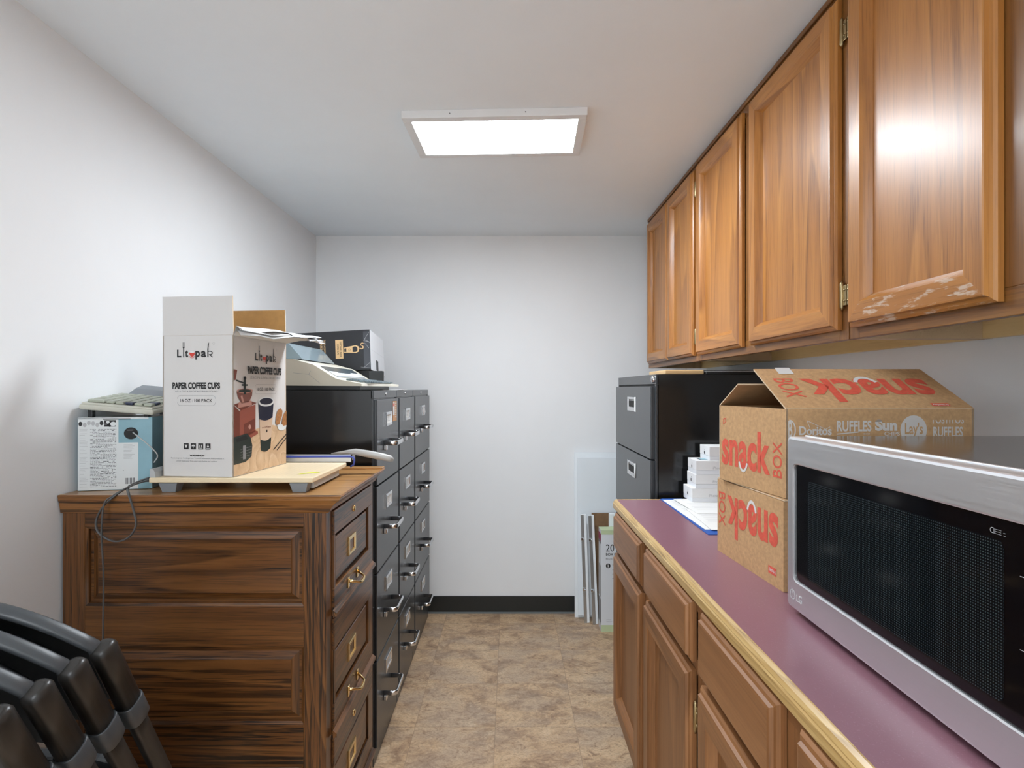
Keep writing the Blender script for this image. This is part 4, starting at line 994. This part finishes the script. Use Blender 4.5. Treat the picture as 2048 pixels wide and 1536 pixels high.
# upper snack box (open)
zu = ZB+h+.0045
t, e1, ex, L, q = carton('snack_carton', 'open brown snack carton, upper of the two, flaps raised like a tent', V((.490, 1.290, 0)), V((.527, 1.053, 0)), zu, .172, .365, True, 'brown snack cartons')
ex = V((1, .02, 0)).normalized(); q[2] = q[1]+ex*.365; q[3] = q[0]+ex*.365
mb = MB(); h = .171
quad(mb, q[0], q[1], q[1]+zz1*h, q[0]+zz1*h, ex*.004, 'card', 'cardin'); quad(mb, q[1], q[2], q[2]+zz1*h, q[1]+zz1*h, V((0, .004, 0)), 'card', 'cardin')
quad(mb, q[2], q[3], q[3]+zz1*h, q[2]+zz1*h, -ex*.004, 'card', 'cardin'); quad(mb, q[3], q[0], q[0]+zz1*h, q[3]+zz1*h, V((0, -.004, 0)), 'card', 'cardin')
mb.face([q[3], q[2], q[1], q[0]], 'card'); mb.face([p_+zz1*.004 for p_ in q], 'cardin')
fc = Face(mb, q[0]+zz1*h, e1, -zz1)
snack_logo(fc, .012, .050, L-.012, .135); fc.arc(.022, .036, .006, .008, .0016, 0, 250, 'snackred', 8); fc.line((.016, .043), (.030, .035), .0015, 'snackred'); fc.line((.016, .032), (.030, .028), .0012, 'snackred')
fc = Face(mb, q[1]+zz1*h, ex, -zz1); g = 'snackgrey'
fc.text('B', .004, .022, .012, .055, g, .02); fc.arc(.006, .040, .013, .020, .0025, -90, 90, g, 10); fc.text('Doritos', .025, .033, .088, .050, g, .03); fc.line((.04, .022), (.046, .036), .001, g); fc.line((.04, .022), (.075, .038), .001, g); fc.line((.045, .056), (.085, .034), .001, g)
fc.text('RUFFLES', .098, .022, .165, .043, g, .025); fc.line((.098, .048), (.14, .044), .002, g); fc.text('BRAND', .150, .046, .162, .049, g)
fc.text('Sun', .172, .020, .215, .042, g, .05); fc.text('CHIPS', .190, .0435, .220, .051, g, .02); fc.rect(.172, .0195, .216, .0245, 'card')
fc.ell(.247, .040, .026, .028, g, 24); fc.up().text('Lay\'s', .230, .026, .265, .055, 'card', .02); fc.l -= .00012
fc.text('TOSTITOS', .281, .014, .345, .028, g, .02); fc.up().rect(.28, .012, .347, .021, 'card'); fc.l -= .00012; fc.text('RUFFLES', .285, .034, .343, .054, g, .025)
fc.text('Cheetos', .105, .060, .16, .080, g, .03); fc.text('FRITOS', .185, .060, .225, .075, g, .03); fc.text('Miss', .120, .053, .150, .062, g, .01)
mb.build('box_body', t)
top = [p_+zz1*(h+.0006) for p_ in q]
tip_n = V((0, .125, .068)).normalized()
def flapq(name, a, b, d, L, th, o, i_, ta=.0, shift=V((0, 0, 0))):
    m_ = MB(); e_ = (b-a).normalized(); quad(m_, a, b, b+V(d)*L-e_*ta+shift, a+V(d)*L+e_*ta+shift, V(th), o, i_); return m_
dN = V((0, .118, .074)).normalized()
m_ = MB(); a_, b_ = top[1]+V((0, .0, .0008)), top[2]+V((0, 0, .0008)); LN = .150
d_ = a_+dN*LN-ex*.006; c_ = b_+dN*LN-ex*.010
nrm = V((0, -.074, .118)).normalized()
quad(m_, a_, b_, c_, d_, -nrm*.003, 'card', 'cardin')
fc = Face(m_, a_+dN*LN, ex, -dN)
fc.n = nrm; snack_logo(fc, .018, .040, .330, .128, True); fc.rect(.290, .133, .325, .143, 'snackred'); fc.up().text('fritolay', .292, .135, .323, .141, 'snackwhite', .01, rot=180)
fc.up(); fc.rect(.040, -.004, .072, .022, 'lavender' if 'lavender' in M else 'cwhite')
m_.build('flap', t)
dF = V((0, -.110, .052)).normalized()
m_ = MB(); a_, b_ = top[0], top[3]
quad(m_, b_, a_, a_+dF*.115, b_+dF*.115, V((0, .001, -.003)), 'card', 'cardin'); m_.build('flap', t)
m_ = MB(); quad(m_, q[1]+zz1*(h-.02)+ex*.006, q[0]+zz1*(h-.02)+ex*.006, q[0]+zz1*(h-.11)+ex*.03+e1*.01, q[1]+zz1*(h-.11)+ex*.03-e1*.01, ex*.003, 'cardin', 'cardin'); m_.build('flap', t)

# microwave
t = thing('microwave_oven', 'stainless steel microwave oven with a dark window on the counter', 'microwave', (.71, .67, ZB))
xf, ya, yb = .483, .962, .380; z0, z1 = .925, 1.217
mb = MB(); mb.box((xf+.032, yb+.004, z0+.002), (xf+.44, ya-.006, z1+.001), 'steeldark', .003)
mb.box((xf+.028, yb+.004, z1-.003), (xf+.034, ya-.006, z1+.0022), 'steel', .001)
mb.build('case', t)
mb = MB(); w, h = ya-yb, z1-z0
# stainless front built as a rounded-corner ring around the window
def rr(x, y_a, y_b, z_a, z_b, r, n=6):
    out = []
    for cy, cz, t0 in ((y_a-r, z_b-r, 0), (y_b+r, z_b-r, 90), (y_b+r, z_a+r, 180), (y_a-r, z_a+r, 270)):
        for k in range(n+1):
            a = math.radians(t0+90*k/n); out.append(V((x, cy+r*math.cos(a), cz+r*math.sin(a))))
    return out
gy0, gy1, gz0, gz1 = .9405, .395, .974, 1.1715
loops = [rr(xf+.030, ya, yb, z0, z1, .008), rr(xf+.004, ya, yb, z0, z1, .008), rr(xf+.001, ya-.001, yb+.001, z0+.001, z1-.001, .008), rr(xf, ya-.004, yb+.004, z0+.004, z1-.004, .008),
         rr(xf, gy0+.002, gy1-.002, gz0-.002, gz1+.002, .012), rr(xf+.0012, gy0, gy1, gz0, gz1, .011), rr(xf+.004, gy0, gy1, gz0, gz1, .011)]
mb.grid(loops, 'steel', closed=True, smooth=False); mb.face(loops[0], 'steel')
fc = Face(mb, (xf, ya, z1), (0, -1, 0), (0, 0, -1)); fc.arc(.020, .268, .0085, .0085, .0013, 0, 360, 'cwhite', 20); fc.rect(.0195, .262, .0207, .271, 'cwhite'); fc.rect(.0195, .270, .024, .2712, 'cwhite'); fc.text('LG', .033, .262, .050, .275, 'cwhite', .01)
dr = mb.build('door_frame', t); dr['label'] = 'brushed stainless front frame'
mb = MB(); mb.face(rr(xf+.0035, gy0, gy1, gz0, gz1, .011), 'glass')
mb.face(rr(xf+.0032, .900, .543, gz0+.015, gz1-.022, .008), 'mesh')
fc = Face(mb, (xf+.0035, gy0, gz1), (0, -1, 0), (0, 0, -1), .0006); fc.text('E:', .386, .012, .400, .017, 'grey', 0); fc.arc(.385, .014, .003, .003, .0006, 0, 360, 'lgrey', 10)
for zz in (.05, .12): fc.rect(.415, zz, .423, zz+.0006, 'lgrey')
mb.build('window', dr)
for fx in (xf+.06, xf+.40):
    for fy in (ya-.05, yb+.05):
        mb = MB(); mb.lathe((fx, fy, ZB+.0002), (0, 0, 1), [(0, 0), (.010, 0), (.012, .0115), (0, .0117)], 'plastic', 14); mb.build('foot', t)

# ------------------------------------------------------------------ folded black chairs (left foreground)
def chair(k, label):
    Yc = .900-.063*k
    t = thing('folding_chair', label, 'folding chair', (-.866, Yc+.25, 0), 0, 'folded black chairs leaning in a row')
    dn = V((0, .447, -.894)); nb = V((0, -.894, -.447)); O = V((-.866, Yc, .869)); hw = .205
    def pt(x, s_, off=0): return O+V((x, 0, 0))+dn*s_+nb*off
    def leg(x, s0, off0, yf):
        path = [pt(x, s0, off0), pt(x, .20, off0), pt(x, .33, off0)]
        p3 = path[-1]; foot = V((O.x+x, Yc+yf, .004))
        for a in (.25, .5, .75, 1.0):
            p_ = p3.lerp(foot, a); p_.y += .015*math.sin(math.pi*a); path.append(p_)
        return path
    for sx in (-1, 1):
        mb = MB(); mb.sweep(leg(sx*hw, .13, 0, .385), oval(.011, .0175, 16, 2.6), 'tube', (1, 0, 0)); lg = mb.build('front_leg', t)
        mb = MB()
        mb.sweep([pt(sx*hw, s_) for s_ in (-.016, -.013, -.006, .004, .125)], oval(.0155, .0205, 20, 2.8), 'tube', (1, 0, 0), scales=[.55, .85, 1, .98, .98]); mb.build('end_cap', t)
        mb = MB(); mb.sweep([pt(sx*hw, s_) for s_ in (.122, .1235, .166, .168)], oval(.0180, .0230, 20, 2.8), 'plasticg', (1, 0, 0), scales=[.94, 1, 1, .94]); mb.build('collar', t)
        mb = MB(); pr = [pt(sx*.165, .36, -.014), pt(sx*.165, .5, -.02), V((O.x+sx*.165, Yc+.30, .004))]
        mb.tube(pr, .0095, 'tube', 10); mb.build('rear_leg', t)
    mb = MB(); nx, ns = 20, 8
    def arc(x): return -.108*(1-(x/hw)**2)-.004
    front, back, lipi = [], [], []
    rowsA, rowsB = [], []
    for j in range(ns+1):
        ra, rb = [], []
        for i in range(nx+1):
            x = -hw+.012+(2*hw-.024)*i/nx; top_ = arc(x); bot = .155+.03*(1-(x/hw)**2)
            s_ = top_+(bot-top_)*j/ns
            dp = -.006-.034*(1-(x/hw)**2)*min(1, j/2)-.010*min(1, j/2)
            ra.append(pt(x, s_, dp)); rb.append(pt(x, s_, dp-.004))
        rowsA.append(ra); rowsB.append(rb)
    mb.grid(rowsA, 'plastic'); mb.grid(rowsB, 'plastic', flip=True)
    # rim: a lip that stands off the sheet toward the back along the arch and down the sides
    path = [(-hw+.012, .15), (-hw+.012, .07), (-hw+.012, 0)]+[(-hw+.012+(2*hw-.024)*i/24, arc(-hw+.012+(2*hw-.024)*i/24)) for i in range(25)]+[(hw-.012, 0), (hw-.012, .07), (hw-.012, .15)]
    rows = []
    for i, (x, s_) in enumerate(path):
        a = V(path[max(i-1, 0)]); b_ = V(path[min(i+1, len(path)-1)]); d = (b_-a).normalized(); nn = V((d.y, -d.x))   # outward
        if nn.y > 0 and 3 <= i <= 27: nn = -nn
        dd = -.009
        rt = .010
        sec = []
        for (o_, n_) in ((-.003, dd), (.004, dd), (.0065, dd+.003), (.0065, .009), (.004, .0125), (0, .0135), (-.004, .011), (-.005, .004), (-.004, dd+.002)):
            sec.append(pt(x+nn.x*o_, s_+nn.y*o_, n_))
        rows.append(sec)
    mb.grid(rows, 'plasticg', closed=True, smooth=True); mb.face(rows[0], 'plasticg'); mb.face(rows[-1][::-1], 'plasticg')
    mb.build('backrest', t)
    mb = MB(); 
    ol = []
    sw, s0, s1, r = .150, .275, .62, .06
    for cx_, cs, t0 in ((sw-r, s0+r, 270), (sw-r, s1-r, 0), (-sw+r, s1-r, 90), (-sw+r, s0+r, 180)):
        for q_ in range(7):
            a = math.radians(t0+90*q_/6); ol.append((cx_+r*math.cos(a), cs+r*math.sin(a)))
    A1 = [pt(x, s_, .006) for x, s_ in ol]; A2 = [pt(x*.985, s0+(s_-s0)*.985+.003, .010) for x, s_ in ol]; B1 = [pt(x, s_, -.008) for x, s_ in ol]; Bb = [pt(x*.97, s_+.003, -.012) for x, s_ in ol]
    mb.grid([Bb, B1, A1, A2], 'plasticg', closed=True, smooth=False); mb.face(A2, 'plasticg'); mb.face(Bb[::-1], 'plasticg'); mb.build('seat', t)
    mb = MB(); mb.tube([pt(-hw, .42, -.004), pt(hw, .42, -.004)], .006, 'chrome', 10, ref=(0, 0, 1)); mb.build('cross_bar', t)
chair(0, 'folded black chair next to the oak file cabinet, farthest of the row')
chair(1, 'folded black chair second from the oak file cabinet')
chair(2, 'folded black chair third from the oak file cabinet')
chair(3, 'folded black chair nearest the camera, mostly out of frame')

# ------------------------------------------------------------------ camera, world, view
cam = bpy.data.cameras.new('camera'); co = bpy.data.objects.new('camera', cam); COL.objects.link(co)
co.location = (0, 0, H); co.rotation_euler = (math.radians(90), 0, 0)
cam.sensor_width = 36; cam.lens = F/2048*36; cam.shift_x = (1024-CX)/2048; cam.shift_y = (CY-768)/2048; cam.clip_start = .02
SC.camera = co
w = bpy.data.worlds.new('world'); SC.world = w; w.use_nodes = True
w.node_tree.nodes['Background'].inputs[0].default_value = (.90, .97, 1.0, 1); w.node_tree.nodes['Background'].inputs[1].default_value = 2.2  # fills the room through the added doorway opening
SC.view_settings.view_transform = 'Standard'; SC.view_settings.look = 'None'; SC.view_settings.exposure = .82; SC.view_settings.gamma = 1
SC.view_settings.use_curve_mapping = False
